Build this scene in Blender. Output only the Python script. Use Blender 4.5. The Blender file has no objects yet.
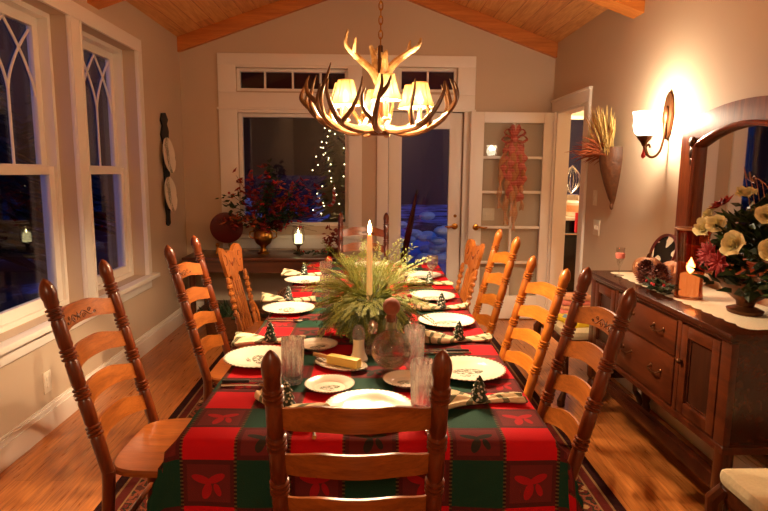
import bpy, bmesh, math, random
from math import sin, cos, pi, sqrt, radians as R
from mathutils import Vector, Matrix
random.seed(7)
scene = bpy.context.scene
COL = scene.collection

# ------------------------------------------------------------------ mesh builder
class MB:
    def __init__(s):
        s.v = []; s.f = []; s.uv = None
    def add(s, vs, fs):
        o = len(s.v); s.v += [tuple(v) for v in vs]; s.f += [tuple(i + o for i in f) for f in fs]; return s
    def box(s, x0, x1, y0, y1, z0, z1, bev=0.0):
        if bev <= 0:
            vs = [(x, y, z) for z in (z0, z1) for y in (y0, y1) for x in (x0, x1)]
            return s.add(vs, [(0, 2, 3, 1), (4, 5, 7, 6), (0, 1, 5, 4), (2, 6, 7, 3), (0, 4, 6, 2), (1, 3, 7, 5)])
        bm = bmesh.new(); bmesh.ops.create_cube(bm, size=1)
        for v in bm.verts:
            v.co = Vector(((x0 + x1) / 2 + v.co.x * (x1 - x0), (y0 + y1) / 2 + v.co.y * (y1 - y0), (z0 + z1) / 2 + v.co.z * (z1 - z0)))
        bmesh.ops.bevel(bm, geom=bm.edges[:], offset=bev, segments=2, profile=.6, affect='EDGES')
        return s.bm(bm)
    def bm(s, bm):
        bm.verts.index_update()
        s.add([v.co[:] for v in bm.verts], [[v.index for v in f.verts] for f in bm.faces]); bm.free(); return s
    def tube(s, pts, rad, n=8, cap=True, flat=1.0):
        pts = [Vector(p) for p in pts]; m = len(pts)
        if not hasattr(rad, '__len__'): rad = [rad] * m
        rings = []; prev = None
        for i, p in enumerate(pts):
            t = (pts[min(i + 1, m - 1)] - pts[max(i - 1, 0)])
            if t.length < 1e-9: t = Vector((0, 0, 1))
            t.normalize()
            if prev is None:
                a = Vector((0, 0, 1)) if abs(t.z) < .9 else Vector((1, 0, 0))
                u = t.cross(a).normalized()
            else:
                u = (prev - t * prev.dot(t))
                u = u.normalized() if u.length > 1e-6 else t.orthogonal().normalized()
            prev = u; w = t.cross(u)
            rings.append([p + (u * cos(2 * pi * k / n) + w * sin(2 * pi * k / n) * flat) * max(rad[i], 1e-5) for k in range(n)])
        vs = [q for r in rings for q in r]
        fs = [(i * n + k, i * n + (k + 1) % n, (i + 1) * n + (k + 1) % n, (i + 1) * n + k) for i in range(m - 1) for k in range(n)]
        if cap: fs += [tuple(range(n - 1, -1, -1)), tuple((m - 1) * n + k for k in range(n))]
        return s.add(vs, fs)
    def lathe(s, prof, c=(0, 0, 0), n=24, sx=1, sy=1, axis='z'):
        vs = []; m = len(prof)
        for r, z in prof:
            for k in range(n):
                a = 2 * pi * k / n; p = (r * cos(a) * sx, r * sin(a) * sy, z)
                if axis == 'y': p = (p[0], -p[2], p[1])
                if axis == 'x': p = (p[2], p[0], p[1])
                vs.append((p[0] + c[0], p[1] + c[1], p[2] + c[2]))
        fs = [(i * n + k, i * n + (k + 1) % n, (i + 1) * n + (k + 1) % n, (i + 1) * n + k) for i in range(m - 1) for k in range(n)]
        if prof[0][0] > 1e-4: fs.append(tuple(range(n - 1, -1, -1)))
        if prof[-1][0] > 1e-4: fs.append(tuple((m - 1) * n + k for k in range(n)))
        return s.add(vs, fs)
    def turned(s, p0, p1, prof, n=12):
        """prof: (fraction, radius) along the line p0-p1"""
        p0 = Vector(p0); p1 = Vector(p1)
        return s.tube([p0.lerp(p1, t) for t, r in prof], [r for t, r in prof], n)
    def prism(s, outline, y0, y1, plane='xz'):
        def q(a, b, c):
            return (a, c, b) if plane == 'xz' else ((c, a, b) if plane == 'yz' else (a, b, c))
        n = len(outline)
        vs = [q(a, b, y0) for a, b in outline] + [q(a, b, y1) for a, b in outline]
        fs = [tuple(range(n)), tuple(range(2 * n - 1, n - 1, -1))] + [(i, i + n, (i + 1) % n + n, (i + 1) % n) for i in range(n)]
        return s.add(vs, fs)
    def ball(s, c, r, n=12, m=8, sx=1, sy=1, sz=1):
        pr = [(r * sin(pi * i / m), -r * cos(pi * i / m)) for i in range(m + 1)]
        pr[0] = (1e-5, -r); pr[-1] = (1e-5, r)
        o = len(s.v); s.lathe(pr, (0, 0, 0), n)
        for i in range(o, len(s.v)):
            v = s.v[i]; s.v[i] = (v[0] * sx + c[0], v[1] * sy + c[1], v[2] * sz + c[2])
        return s
    def grid(s, fn, nu, nv):
        vs = [fn(i / nu, j / nv) for j in range(nv + 1) for i in range(nu + 1)]
        fs = [(j * (nu + 1) + i, j * (nu + 1) + i + 1, (j + 1) * (nu + 1) + i + 1, (j + 1) * (nu + 1) + i) for j in range(nv) for i in range(nu)]
        return s.add(vs, fs)
    def xf(s, mat, start=0):
        for i in range(start, len(s.v)): s.v[i] = tuple(mat @ Vector(s.v[i]))
        return s
    def build(s, name, mat, parent=None, smooth=35, solid=0):
        me = bpy.data.meshes.new(name); me.from_pydata(s.v, [], s.f)
        bm = bmesh.new(); bm.from_mesh(me); bmesh.ops.recalc_face_normals(bm, faces=bm.faces[:]); bm.to_mesh(me); bm.free()
        if smooth:
            me.polygons.foreach_set('use_smooth', [True] * len(me.polygons)); me.set_sharp_from_angle(angle=R(smooth))
        me.materials.append(mat); me.update()
        o = bpy.data.objects.new(name, me); COL.objects.link(o)
        if parent: o.parent = parent
        return o

def tag(o, label=None, cat=None, group=None, kind=None):
    if label: o['label'] = label
    if cat: o['category'] = cat
    if group: o['group'] = group
    if kind: o['kind'] = kind
    return o
def thing(name, label, cat, loc=(0, 0, 0), rz=0, group=None):
    o = bpy.data.objects.new(name, None); COL.objects.link(o); o.empty_display_size = .05
    o.location = loc; o.rotation_euler = (0, 0, rz); return tag(o, label, cat, group)
def solo(name, mb, mat, label, cat, loc=(0, 0, 0), rz=0, group=None, smooth=35):
    o = mb.build(name, mat, None, smooth); o.location = loc; o.rotation_euler = (0, 0, rz); return tag(o, label, cat, group)
def struct(name, mb, mat, parent=None, smooth=0):
    o = mb.build(name, mat, parent, smooth)
    if not parent: o['kind'] = 'structure'
    return o
def dup(root, loc, rz, label, scale=None):
    r = root.copy(); COL.objects.link(r); r.location = loc; r.rotation_euler = (0, 0, rz); r['label'] = label
    if scale: r.scale = scale
    for ch in list(root.children):
        c = ch.copy(); COL.objects.link(c); c.parent = r
        for g in list(ch.children):
            d = g.copy(); COL.objects.link(d); d.parent = c
    return r

# ------------------------------------------------------------------ materials
def srgb(r, g, b):
    f = lambda c: ((c / 255 + .055) / 1.055) ** 2.4 if c > 10 else c / 255 / 12.92
    return (f(r), f(g), f(b), 1)
class NT:
    def __init__(s, name):
        s.m = bpy.data.materials.new(name); s.m.use_nodes = True; s.t = s.m.node_tree; s.t.nodes.clear()
        s.out = s.t.nodes.new('ShaderNodeOutputMaterial')
    def n(s, typ, ins=None, **kw):
        d = s.t.nodes.new('ShaderNode' + typ)
        for k, v in kw.items(): setattr(d, k, v)
        for k, v in (ins or {}).items(): s.set(d.inputs[k], v)
        return d
    def set(s, sock, v):
        if isinstance(v, bpy.types.NodeSocket): s.t.links.new(v, sock)
        elif hasattr(v, 'outputs'): s.t.links.new(v.outputs[0], sock)
        else: sock.default_value = v
    def math(s, op, a, b=0.0, c=None, clamp=False):
        d = s.t.nodes.new('ShaderNodeMath'); d.operation = op; d.use_clamp = clamp
        s.set(d.inputs[0], a); s.set(d.inputs[1], b)
        if c is not None: s.set(d.inputs[2], c)
        return d.outputs[0]
    def mix(s, f, a, b, blend='MIX'):
        d = s.t.nodes.new('ShaderNodeMix'); d.data_type = 'RGBA'; d.blend_type = blend
        s.set(d.inputs['Factor'], f); s.set(d.inputs[6], a); s.set(d.inputs[7], b); return d.outputs[2]
    def ramp(s, f, stops, interp='LINEAR'):
        d = s.t.nodes.new('ShaderNodeValToRGB'); d.color_ramp.interpolation = interp; e = d.color_ramp.elements
        while len(e) < len(stops): e.new(.5)
        for el, (p, c) in zip(e, stops): el.position = p; el.color = c
        s.set(d.inputs[0], f); return d.outputs[0]
    def coord(s, kind='Object', scale=(1, 1, 1), rot=(0, 0, 0), loc=(0, 0, 0)):
        tc = s.n('TexCoord'); mp = s.n('Mapping')
        s.set(mp.inputs['Vector'], tc.outputs[kind]); mp.inputs['Scale'].default_value = scale
        mp.inputs['Rotation'].default_value = rot; mp.inputs['Location'].default_value = loc
        return mp.outputs[0]
    def noise(s, vec, scale, detail=4, rough=.5, dist=0):
        d = s.n('TexNoise', {'Vector': vec, 'Scale': scale, 'Detail': detail, 'Roughness': rough, 'Distortion': dist}); return d.outputs[0]
    def bump(s, h, strength=.2, dist=.01):
        return s.n('Bump', {'Height': h, 'Strength': strength, 'Distance': dist}).outputs[0]
    def bsdf(s, col, rough=.5, metal=0.0, normal=None, spec=.5, **kw):
        d = s.n('BsdfPrincipled'); s.set(d.inputs['Base Color'], col); s.set(d.inputs['Roughness'], rough)
        s.set(d.inputs['Metallic'], metal); d.inputs['Specular IOR Level'].default_value = spec
        if normal is not None: s.set(d.inputs['Normal'], normal)
        for k, v in kw.items(): s.set(d.inputs[k], v)
        s.t.links.new(d.outputs[0], s.out.inputs[0]); return d

def plain(name, c, rough=.5, metal=0.0, var=.12, scale=18, bump=.0, spec=.5, **kw):
    t = NT(name); v = t.coord(); n = t.noise(v, scale, 3)
    d = tuple(x * (1 - var) for x in c[:3]) + (1,); e = tuple(min(1, x * (1 + var)) for x in c[:3]) + (1,)
    t.bsdf(t.mix(n, d, e), rough, metal, t.bump(n, bump) if bump else None, spec, **kw); return t.m
def wood(name, c1, c2, axis='z', rough=.35, scale=1.0, coat=.2):
    t = NT(name); st = {'x': (1.2, 14, 14), 'y': (14, 1.2, 14), 'z': (14, 14, 1.2)}[axis]
    v = t.coord('Object', tuple(k * scale for k in st)); n = t.noise(v, 2.2, 6, .62, .6)
    v2 = t.coord('Object', tuple(k * scale * 5 for k in st)); n2 = t.noise(v2, 3.5, 3, .6)
    f = t.math('ADD', t.math('MULTIPLY', n, .75), t.math('MULTIPLY', n2, .25))
    col = t.ramp(f, [(.33, c1), (.5, tuple((a + b) / 2 for a, b in zip(c1, c2))), (.66, c2)])
    d = t.bsdf(col, rough, 0, t.bump(f, .08)); d.inputs['Coat Weight'].default_value = coat; d.inputs['Coat Roughness'].default_value = .2
    return t.m
def emis(name, c, strength):
    t = NT(name); v = t.coord(); n = t.noise(v, 9, 2)
    e = t.n('Emission', {'Color': t.mix(n, c, tuple(min(1, x * 1.1) for x in c[:3]) + (1,)), 'Strength': strength}); t.t.links.new(e.outputs[0], t.out.inputs[0]); return t.m
def thin_glass(name, tint=(1, 1, 1, 1), ior=1.45, boost=1.0, rough=.0, wav=0.0):
    t = NT(name); tr = t.n('BsdfTransparent', {'Color': tint}); gl = t.n('BsdfGlossy', {'Roughness': rough})
    if wav:
        nb = t.bump(t.noise(t.coord(), 3, 2), wav); t.set(gl.inputs['Normal'], nb)
    lw = t.n('LayerWeight', {'Blend': .5}); f = t.math('MULTIPLY', t.math('ADD', ((ior - 1) / (ior + 1)) ** 2, t.math('MULTIPLY', t.math('POWER', lw.outputs['Facing'], 5.0), .85)), boost, clamp=True)
    mx = t.n('MixShader', {0: f, 1: tr, 2: gl}); t.t.links.new(mx.outputs[0], t.out.inputs[0]); return t.m
def real_glass(name, tint=(1, 1, 1, 1), ior=1.5, rough=0.02, mixt=.45):
    t = NT(name); v = t.coord(); n = t.noise(v, 40, 2)
    g = t.n('BsdfGlass', {'Color': tint, 'Roughness': rough, 'IOR': ior, 'Normal': t.bump(n, .03)}); tr = t.n('BsdfTransparent', {'Color': tint})
    mx = t.n('MixShader', {0: mixt, 1: g, 2: tr}); t.t.links.new(mx.outputs[0], t.out.inputs[0]); return t.m

M = {}
M['wall'] = plain('wall_paint', srgb(198, 178, 154), .75, var=.03, scale=3, bump=.02)
M['white'] = plain('white_trim_paint', srgb(236, 230, 220), .4, var=.03, scale=6)
M['oak_z'] = wood('oak_along_post', srgb(70, 26, 8), srgb(116, 51, 17), 'z', .28)
M['oak_x'] = wood('oak_along_slat', srgb(108, 52, 15), srgb(172, 98, 37), 'x', .32)
M['oak_y'] = wood('oak_along_seat', srgb(104, 50, 15), srgb(158, 88, 35), 'y', .28)
M['honey_z'] = wood('honey_oak_along_post', srgb(136, 68, 17), srgb(188, 110, 36), 'z', .32)
M['honey_x'] = wood('honey_oak_along_slat', srgb(150, 80, 20), srgb(204, 126, 44), 'x', .32)
M['press'] = wood('pressed_oak', srgb(122, 60, 18), srgb(184, 108, 44), 'z', .35)
M['carve'] = plain('carved_groove', srgb(70, 30, 10), .5)
M['mahog_x'] = wood('dark_walnut_x', srgb(48, 20, 8), srgb(92, 44, 18), 'x', .3)
M['mahog_y'] = wood('dark_walnut_y', srgb(36, 13, 6), srgb(68, 29, 12), 'y', .26)
M['mahog_z'] = wood('dark_walnut_z', srgb(46, 18, 7), srgb(92, 44, 17), 'z', .3)
M['side_front'] = wood('sideboard_front_wood', srgb(50, 20, 8), srgb(86, 38, 15), 'y', .3)
M['side_panel'] = wood('sideboard_panel_wood', srgb(34, 15, 7), srgb(60, 28, 12), 'z', .32)
M['mirrorwood'] = wood('mirror_frame_wood', srgb(98, 40, 14), srgb(150, 74, 30), 'z', .3)
M['beam'] = wood('pine_beam', srgb(176, 96, 34), srgb(214, 132, 56), 'x', .5, .5, 0)
M['iron'] = plain('black_iron', srgb(16, 14, 13), .6, var=.3)
M['brass'] = plain('aged_brass', srgb(170, 118, 52), .28, 1.0, var=.25)
M['bronze'] = plain('dark_bronze', srgb(86, 52, 28), .4, .8, var=.3)
M['silver'] = plain('silver', srgb(206, 200, 190), .2, 1.0)
M['black_handle'] = plain('black_handle', srgb(22, 18, 16), .4)
M['chrome_hinge'] = plain('brass_hinge', srgb(190, 140, 70), .3, 1.0)
M['glass'] = thin_glass('window_glass', (.95, .97, 1, 1), 1.5, 1.25)
M['doorglass'] = thin_glass('door_glass', (.97, .98, .98, 1), 1.45, .7)
def crystal():
    t = NT('cut_crystal'); n = t.noise(t.coord(), 55, 2); b = t.bump(n, .12)
    g = t.n('BsdfGlass', {'Color': (1, 1, 1, 1), 'Roughness': .03, 'IOR': 1.42, 'Normal': b}); tr = t.n('BsdfTransparent', {'Color': (.98, .98, .98, 1)}); d = t.n('BsdfTranslucent', {'Color': (1, .97, .93, 1)}); gl = t.n('BsdfGlossy', {'Roughness': .04, 'Normal': b})
    m1 = t.n('MixShader', {0: .4, 1: g, 2: tr}); m2 = t.n('MixShader', {0: .035, 1: m1, 2: d}); m3 = t.n('MixShader', {0: .1, 1: m2, 2: gl})
    t.t.links.new(m3.outputs[0], t.out.inputs[0]); return t.m
M['crystal'] = crystal()
M['clear'] = thin_glass('clear_glass', (.96, .96, .95, 1), 1.5, 1.8)
M['decanter'] = real_glass('decanter_glass', (.99, .995, .99, 1), 1.45, .0, .5)
M['amber'] = thin_glass('amber_glass', (.80, .48, .32, 1), 1.5, 1.5)
M['water'] = real_glass('water', (.98, .99, .98, 1), 1.33, .0, .45)
M['mirror'] = plain('mirror_silver', (.8, .82, .84, 1), .02, 1.0, var=.01)
M['cream'] = plain('cream_wax', srgb(238, 220, 176), .5, var=.04, **{'Subsurface Weight': .3, 'Emission Color': srgb(255, 200, 110), 'Emission Strength': .25})
M['salt'] = plain('white_ceramic', srgb(236, 226, 208), .25, var=.04)
M['butter'] = plain('butter', srgb(238, 206, 104), .45, var=.05)
M['tan'] = plain('tan_handle', srgb(200, 156, 100), .4)
M['cork'] = plain('terracotta_cork', srgb(128, 66, 40), .8, var=.3, scale=60)
M['cushion'] = plain('cream_upholstery', srgb(206, 190, 152), .85, var=.16, scale=90, bump=.15)
M['flame'] = emis('flame', (1, .72, .32, 1), 30)
M['dark_leaf'] = plain('dark_leaf', srgb(34, 50, 24), .5, var=.4, scale=40)
M['leaf'] = plain('green_leaf', srgb(62, 84, 38), .5, var=.4, scale=30)
M['needles'] = plain('cedar_needles', srgb(140, 150, 60), .6, var=.55, scale=22)
M['fir'] = plain('dark_fir_needles', srgb(84, 96, 40), .6, var=.5, scale=14)
M['red'] = plain('red_berry', srgb(170, 20, 24), .35, var=.15)
M['poin'] = plain('dark_red_petal', srgb(136, 22, 26), .6, var=.3, scale=30)
M['redleaf'] = plain('red_leaf', srgb(128, 30, 22), .6, var=.5, scale=18)
M['yellow'] = plain('pale_yellow_petal', srgb(226, 214, 160), .6, var=.25, scale=45)
M['rust'] = plain('rust_leaf', srgb(150, 70, 26), .7, var=.45, scale=20)
M['straw'] = plain('dried_wheat', srgb(206, 176, 104), .8, var=.3, scale=40)
M['cone_brown'] = plain('pinecone_brown', srgb(92, 44, 32), .5, var=.4, scale=60)
M['basket'] = plain('dark_woven_cone', srgb(86, 48, 22), .55, var=.75, scale=38, bump=.5)
M['gold'] = plain('gold_wire', srgb(160, 104, 66), .45, .35, var=.5, scale=110, bump=.4)
M['burg'] = plain('burgundy_lacquer', srgb(92, 24, 18), .3, var=.15)
M['lace'] = plain('ivory_lace', srgb(226, 212, 186), .85, var=.14, scale=120, bump=.3)
def ribbon(name, c1, c2, f):
    t = NT(name); sp = t.n('SeparateXYZ', {0: t.coord()}); a = t.math('FRACT', t.math('MULTIPLY', sp.outputs[2], 42.0)); b = t.math('FRACT', t.math('MULTIPLY', sp.outputs[0], 70.0))
    k = t.math('ADD', t.math('MULTIPLY', t.math('GREATER_THAN', a, .6), .5), t.math('MULTIPLY', t.math('GREATER_THAN', b, .55), .5))
    d = t.n('BsdfPrincipled', {'Base Color': t.mix(k, c1, c2), 'Roughness': .5}); tr = t.n('BsdfTransparent'); mx = t.n('MixShader', {0: f, 1: d, 2: tr}); t.t.links.new(mx.outputs[0], t.out.inputs[0]); return t.m
M['ribbon'] = ribbon('plaid_ribbon', srgb(168, 62, 58), srgb(206, 128, 104), .1)
M['ribbon_gold'] = ribbon('gold_mesh_ribbon', srgb(186, 116, 66), srgb(206, 152, 100), .4)
M['plastic'] = plain('ivory_plastic', srgb(226, 216, 196), .4, var=.02)
M['black'] = plain('black_gloss', srgb(12, 11, 12), .2, var=.2)
M['pink'] = plain('pink_cloth', srgb(214, 120, 104), .8, var=.2, scale=60)
M['peach'] = plain('peach_cloth', srgb(222, 160, 116), .8, var=.2, scale=60)
M['towel'] = plain('red_towel', srgb(200, 50, 66), .85, var=.2, scale=60)
M['antler'] = None
def antler_mat():
    t = NT('antler'); v = t.coord(); n = t.noise(v, 22, 5, .6)
    g = t.n('NewGeometry'); 
    c = t.ramp(n, [(.3, srgb(112, 76, 40)), (.55, srgb(182, 146, 96)), (.75, srgb(224, 200, 156))])
    t.bsdf(c, .4, 0, t.bump(n, .25, .004)); return t.m
M['antler'] = antler_mat()
M['antler_shaded'] = plain('shaded_antler', srgb(92, 58, 28), .35, var=.4, scale=30)  # darker antler copy, backlit shade of the camera side painted into the colour
def shade_mat():
    t = NT('lit_parchment'); tc = t.n('TexCoord'); sp = t.n('SeparateXYZ', {0: tc.outputs['Generated']})
    c = t.ramp(sp.outputs[2], [(0, srgb(255, 190, 84)), (.4, srgb(255, 228, 150)), (1, srgb(250, 186, 84))])
    e = t.n('Emission', {'Color': c, 'Strength': 1.0}); d = t.n('BsdfDiffuse', {'Color': srgb(120, 100, 70)})
    tr = t.n('BsdfTransparent', {'Color': (1, .82, .58, 1)}); mx = t.n('MixShader', {0: .05, 1: d, 2: tr})
    a = t.n('AddShader', {0: e, 1: mx}); t.t.links.new(a.outputs[0], t.out.inputs[0]); return t.m
M['shade'] = shade_mat()
def lit_glass(name, c, st):
    t = NT(name); v = t.coord(); n = t.noise(v, 9, 2); e = t.n('Emission', {'Color': t.mix(n, c, tuple(min(1, x * 1.1) for x in c[:3]) + (1,)), 'Strength': st}); tr = t.n('BsdfTransparent')
    a = t.n('AddShader', {0: e, 1: tr}); t.t.links.new(a.outputs[0], t.out.inputs[0]); return t.m
M['bulb'] = lit_glass('bulb', (1, .8, .5, 1), 18)
M['sconce_glass'] = lit_glass('sconce_glass', (1, .84, .6, 1), 5)
M['fairy'] = emis('fairy_light', (1, .74, .36, 1), 6)

def floor_mat():
    t = NT('oak_plank_floor'); v = t.coord('Object', (1, 1, 1), (0, 0, pi / 2))
    b = t.n('TexBrick', {'Vector': v, 'Color1': (.45, .45, .45, 1), 'Color2': (.62, .62, .62, 1), 'Mortar': (.08, .08, .08, 1), 'Scale': 1.0, 'Mortar Size': .0012, 'Brick Width': 1.1, 'Row Height': .083, 'Bias': 0.0})
    b.offset = .37
    g = t.noise(t.coord('Object', (30, 2, 1)), 2.5, 6, .6, .5)
    base = t.ramp(g, [(.3, srgb(140, 78, 34)), (.7, srgb(200, 126, 62))])
    col = t.mix(.55, base, b.outputs[0], 'OVERLAY')
    d = t.bsdf(col, t.math('ADD', t.math('MULTIPLY', g, .15), .22)); d.inputs['Coat Weight'].default_value = .15; return t.m
M['floor'] = floor_mat()
def ceil_mat():
    t = NT('tongue_and_groove_pine'); v = t.coord('Object', (1, 1, 1), (0, 0, pi / 2))
    b = t.n('TexBrick', {'Vector': v, 'Color1': (.36, .36, .36, 1), 'Color2': (.66, .66, .66, 1), 'Mortar': (.05, .05, .05, 1), 'Scale': 1.0, 'Mortar Size': .003, 'Brick Width': 2.3, 'Row Height': .13})
    b.offset = .4
    g = t.noise(t.coord('Object', (14, 1.0, 1)), 2.5, 6, .6, 1.2)
    base = t.ramp(g, [(.3, srgb(190, 126, 66)), (.7, srgb(228, 170, 104))])
    t.bsdf(t.mix(.6, base, b.outputs[0], 'OVERLAY'), .5); return t.m
M['ceil'] = ceil_mat()
def rug_mat(hx, hy):
    t = NT('floral_rug'); tc = t.n('TexCoord'); sp = t.n('SeparateXYZ', {0: tc.outputs['Object']})
    dx = t.math('SUBTRACT', hx, t.math('ABSOLUTE', sp.outputs[0])); dy = t.math('SUBTRACT', hy, t.math('ABSOLUTE', sp.outputs[1]))
    d = t.math('MINIMUM', dx, dy)
    vo = t.n('TexVoronoi', {'Vector': tc.outputs['Object'], 'Scale': 16.0}); n = t.noise(tc.outputs['Object'], 26, 4, .6, 1)
    fl = t.ramp(t.math('ADD', t.math('MULTIPLY', vo.outputs['Distance'], .8), t.math('MULTIPLY', n, .5)), [(.38, srgb(150, 112, 72)), (.48, srgb(84, 30, 24)), (.6, srgb(40, 36, 26)), (.72, srgb(116, 60, 40)), (.85, srgb(66, 34, 26))], 'CONSTANT')
    bd = t.ramp(d, [(0, srgb(40, 14, 12)), (.045, srgb(116, 84, 54)), (.055, srgb(78, 26, 20)), (.1, srgb(120, 90, 58)), (.11, (1, 1, 1, 1))], 'CONSTANT')
    col = t.mix(t.math('GREATER_THAN', d, .11), bd, fl); t.bsdf(col, .95, 0, t.bump(n, .5, .01), .1); return t.m
def cloth_mat():
    # plaid of red and green bands; a leaf motif is woven where the two cross
    t = NT('plaid_tablecloth'); uv = t.n('UVMap'); sp = t.n('SeparateXYZ', {0: uv.outputs[0]}); U, V = sp.outputs[0], sp.outputs[1]
    pu, pv = .2875, .262
    fu = t.math('FRACT', t.math('ADD', t.math('DIVIDE', t.math('SUBTRACT', U, .01), pu), 40.25))   # 0..5 green, .5..1 red
    fv = t.math('FRACT', t.math('ADD', t.math('DIVIDE', t.math('ADD', V, .065), pv), 40.0))        # 0...5 red, .5..1 green
    gu = t.math('LESS_THAN', fu, .5); gv = t.math('GREATER_THAN', fv, .5)
    both = t.math('MULTIPLY', gu, gv); one = t.math('ABSOLUTE', t.math('SUBTRACT', gu, gv))
    red = srgb(196, 16, 26); grn = srgb(22, 62, 46)
    weave = t.math('GREATER_THAN', t.math('FRACT', t.math('MULTIPLY', t.math('ADD', U, V), 240.0)), .5)
    mixd = t.mix(t.math('ADD', .35, t.math('MULTIPLY', weave, .25)), srgb(134, 30, 32), srgb(50, 44, 38))
    # holly motif: three leaf lobes in the middle of the mixed cell
    cu = t.math('SUBTRACT', t.math('FRACT', t.math('MULTIPLY', fu, 2.0)), .5); cv = t.math('SUBTRACT', t.math('FRACT', t.math('MULTIPLY', fv, 2.0)), .5)
    def lobe(x, y, a, lx, ly):
        ca, sa = cos(a), sin(a)
        p = t.math('SUBTRACT', cu, x); q = t.math('SUBTRACT', cv, y)
        r = t.math('DIVIDE', t.math('ADD', t.math('MULTIPLY', p, ca), t.math('MULTIPLY', q, sa)), lx)
        w = t.math('DIVIDE', t.math('SUBTRACT', t.math('MULTIPLY', q, ca), t.math('MULTIPLY', p, sa)), ly)
        return t.math('LESS_THAN', t.math('ADD', t.math('MULTIPLY', r, r), t.math('MULTIPLY', w, w)), 1.0)
    mo = lobe(-.14, .08, -.4, .19, .08)
    for a in ((.14, .1, .5, .18, .08), (-.04, -.17, 1.3, .18, .085), (.16, -.14, 1.9, .14, .06)): mo = t.math('MAXIMUM', mo, lobe(*a))
    mcol = t.mix(gu, srgb(176, 26, 32), srgb(26, 46, 36))
    mixd = t.mix(t.math('MULTIPLY', mo, .85), mixd, mcol)
    # dark frame lines inside the mixed cells
    edge = t.math('GREATER_THAN', t.math('MAXIMUM', t.math('ABSOLUTE', cu), t.math('ABSOLUTE', cv)), .40)
    mixd = t.mix(t.math('MULTIPLY', edge, .45), mixd, srgb(40, 24, 22))
    col = t.mix(one, t.mix(both, red, grn), mixd)
    # dark warp seam between bands
    ln = t.math('LESS_THAN', t.math('MINIMUM', t.math('ABSOLUTE', t.math('SUBTRACT', fu, .5)), t.math('MINIMUM', fu, t.math('SUBTRACT', 1.0, fu))), .014)
    st = t.math('GREATER_THAN', t.math('FRACT', t.math('MULTIPLY', V, 90.0)), .55)
    lcol = t.mix(t.math('MULTIPLY', st, .28), srgb(36, 16, 14), srgb(176, 150, 90))
    col = t.mix(t.math('MULTIPLY', ln, .75), col, lcol)
    n = t.noise(uv.outputs[0], 300, 2); n2 = t.noise(uv.outputs[0], 9, 3)
    col = t.mix(t.math('MULTIPLY', n2, .25), col, (.02, .01, .01, 1))
    t.bsdf(col, .85, 0, t.bump(n, .25, .004), .15); return t.m
M['cloth'] = cloth_mat()
def plate_mat(rad, name):
    t = NT(name); tc = t.n('TexCoord'); sp = t.n('SeparateXYZ', {0: tc.outputs['Object']}); X, Y = sp.outputs[0], sp.outputs[1]
    r = t.math('DIVIDE', t.math('SQRT', t.math('ADD', t.math('MULTIPLY', X, X), t.math('MULTIPLY', Y, Y))), rad)
    ang = t.math('ARCTAN2', Y, X)
    beads = t.math('GREATER_THAN', t.math('FRACT', t.math('MULTIPLY', ang, 48 / (2 * pi))), .5)
    rim = t.math('GREATER_THAN', r, .955)
    wh = srgb(240, 228, 206)
    col = t.mix(t.math('MULTIPLY', rim, t.math('ADD', .25, t.math('MULTIPLY', beads, .5))), wh, srgb(70, 64, 50))
    n = t.noise(t.coord('Object', (60 * .13 / rad, 130 * .13 / rad, 1)), 1.0, 3, .6, 1.0)
    ex = t.math('ADD', t.math('POWER', t.math('DIVIDE', X, rad * .42), 2.0), t.math('POWER', t.math('DIVIDE', Y, rad * .22), 2.0))
    spr = t.math('MULTIPLY', t.math('LESS_THAN', ex, 1.0), t.math('GREATER_THAN', n, .47))
    col = t.mix(t.math('MULTIPLY', spr, .8), col, srgb(52, 78, 52))
    ex2 = t.math('ADD', t.math('POWER', t.math('DIVIDE', t.math('ADD', X, rad * .1), rad * .2), 2.0), t.math('POWER', t.math('DIVIDE', t.math('ADD', Y, rad * .32), rad * .07), 2.0))
    col = t.mix(t.math('MULTIPLY', t.math('LESS_THAN', ex2, 1.0), t.math('GREATER_THAN', n, .5)), col, srgb(120, 44, 34))
    t.bsdf(col, .18); return t.m
M['plate'] = plate_mat(.133, 'holiday_plate_glaze'); M['saucer'] = plate_mat(.082, 'small_plate_glaze')
def napkin_mat():
    t = NT('striped_napkin'); tc = t.n('TexCoord'); sp = t.n('SeparateXYZ', {0: tc.outputs['Object']})
    a = t.math('ABSOLUTE', sp.outputs[0]); s = t.math('GREATER_THAN', t.math('SINE', t.math('MULTIPLY', t.math('ADD', a, t.math('MULTIPLY', sp.outputs[1], .9)), 120.0)), .6)
    n = t.noise(tc.outputs['Object'], 60, 3)
    col = t.mix(t.math('MULTIPLY', s, .8), t.mix(n, srgb(232, 216, 180), srgb(206, 182, 140)), srgb(54, 76, 56))
    t.bsdf(col, .85, 0, t.bump(n, .4, .005), .1); return t.m
M['napkin'] = napkin_mat(); M['wallplate'] = plate_mat(.155, 'wall_plate_glaze')
def tree_ring_mat():
    t = NT('snow_dotted_tree'); vo = t.n('TexVoronoi', {'Vector': t.coord(), 'Scale': 85.0})
    col = t.mix(t.math('LESS_THAN', vo.outputs['Distance'], .33), srgb(26, 50, 32), srgb(214, 210, 196)); t.bsdf(col, .3); return t.m
M['tree_ring'] = tree_ring_mat()
def tray_mat():
    t = NT('painted_tray'); n = t.noise(t.coord('Object', (9, 9, 9)), 1.2, 2, .4, .3)
    t.bsdf(t.ramp(n, [(0, srgb(14, 12, 12)), (.5, srgb(226, 216, 196))], 'CONSTANT'), .25); return t.m
M['tray'] = tray_mat()
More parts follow.
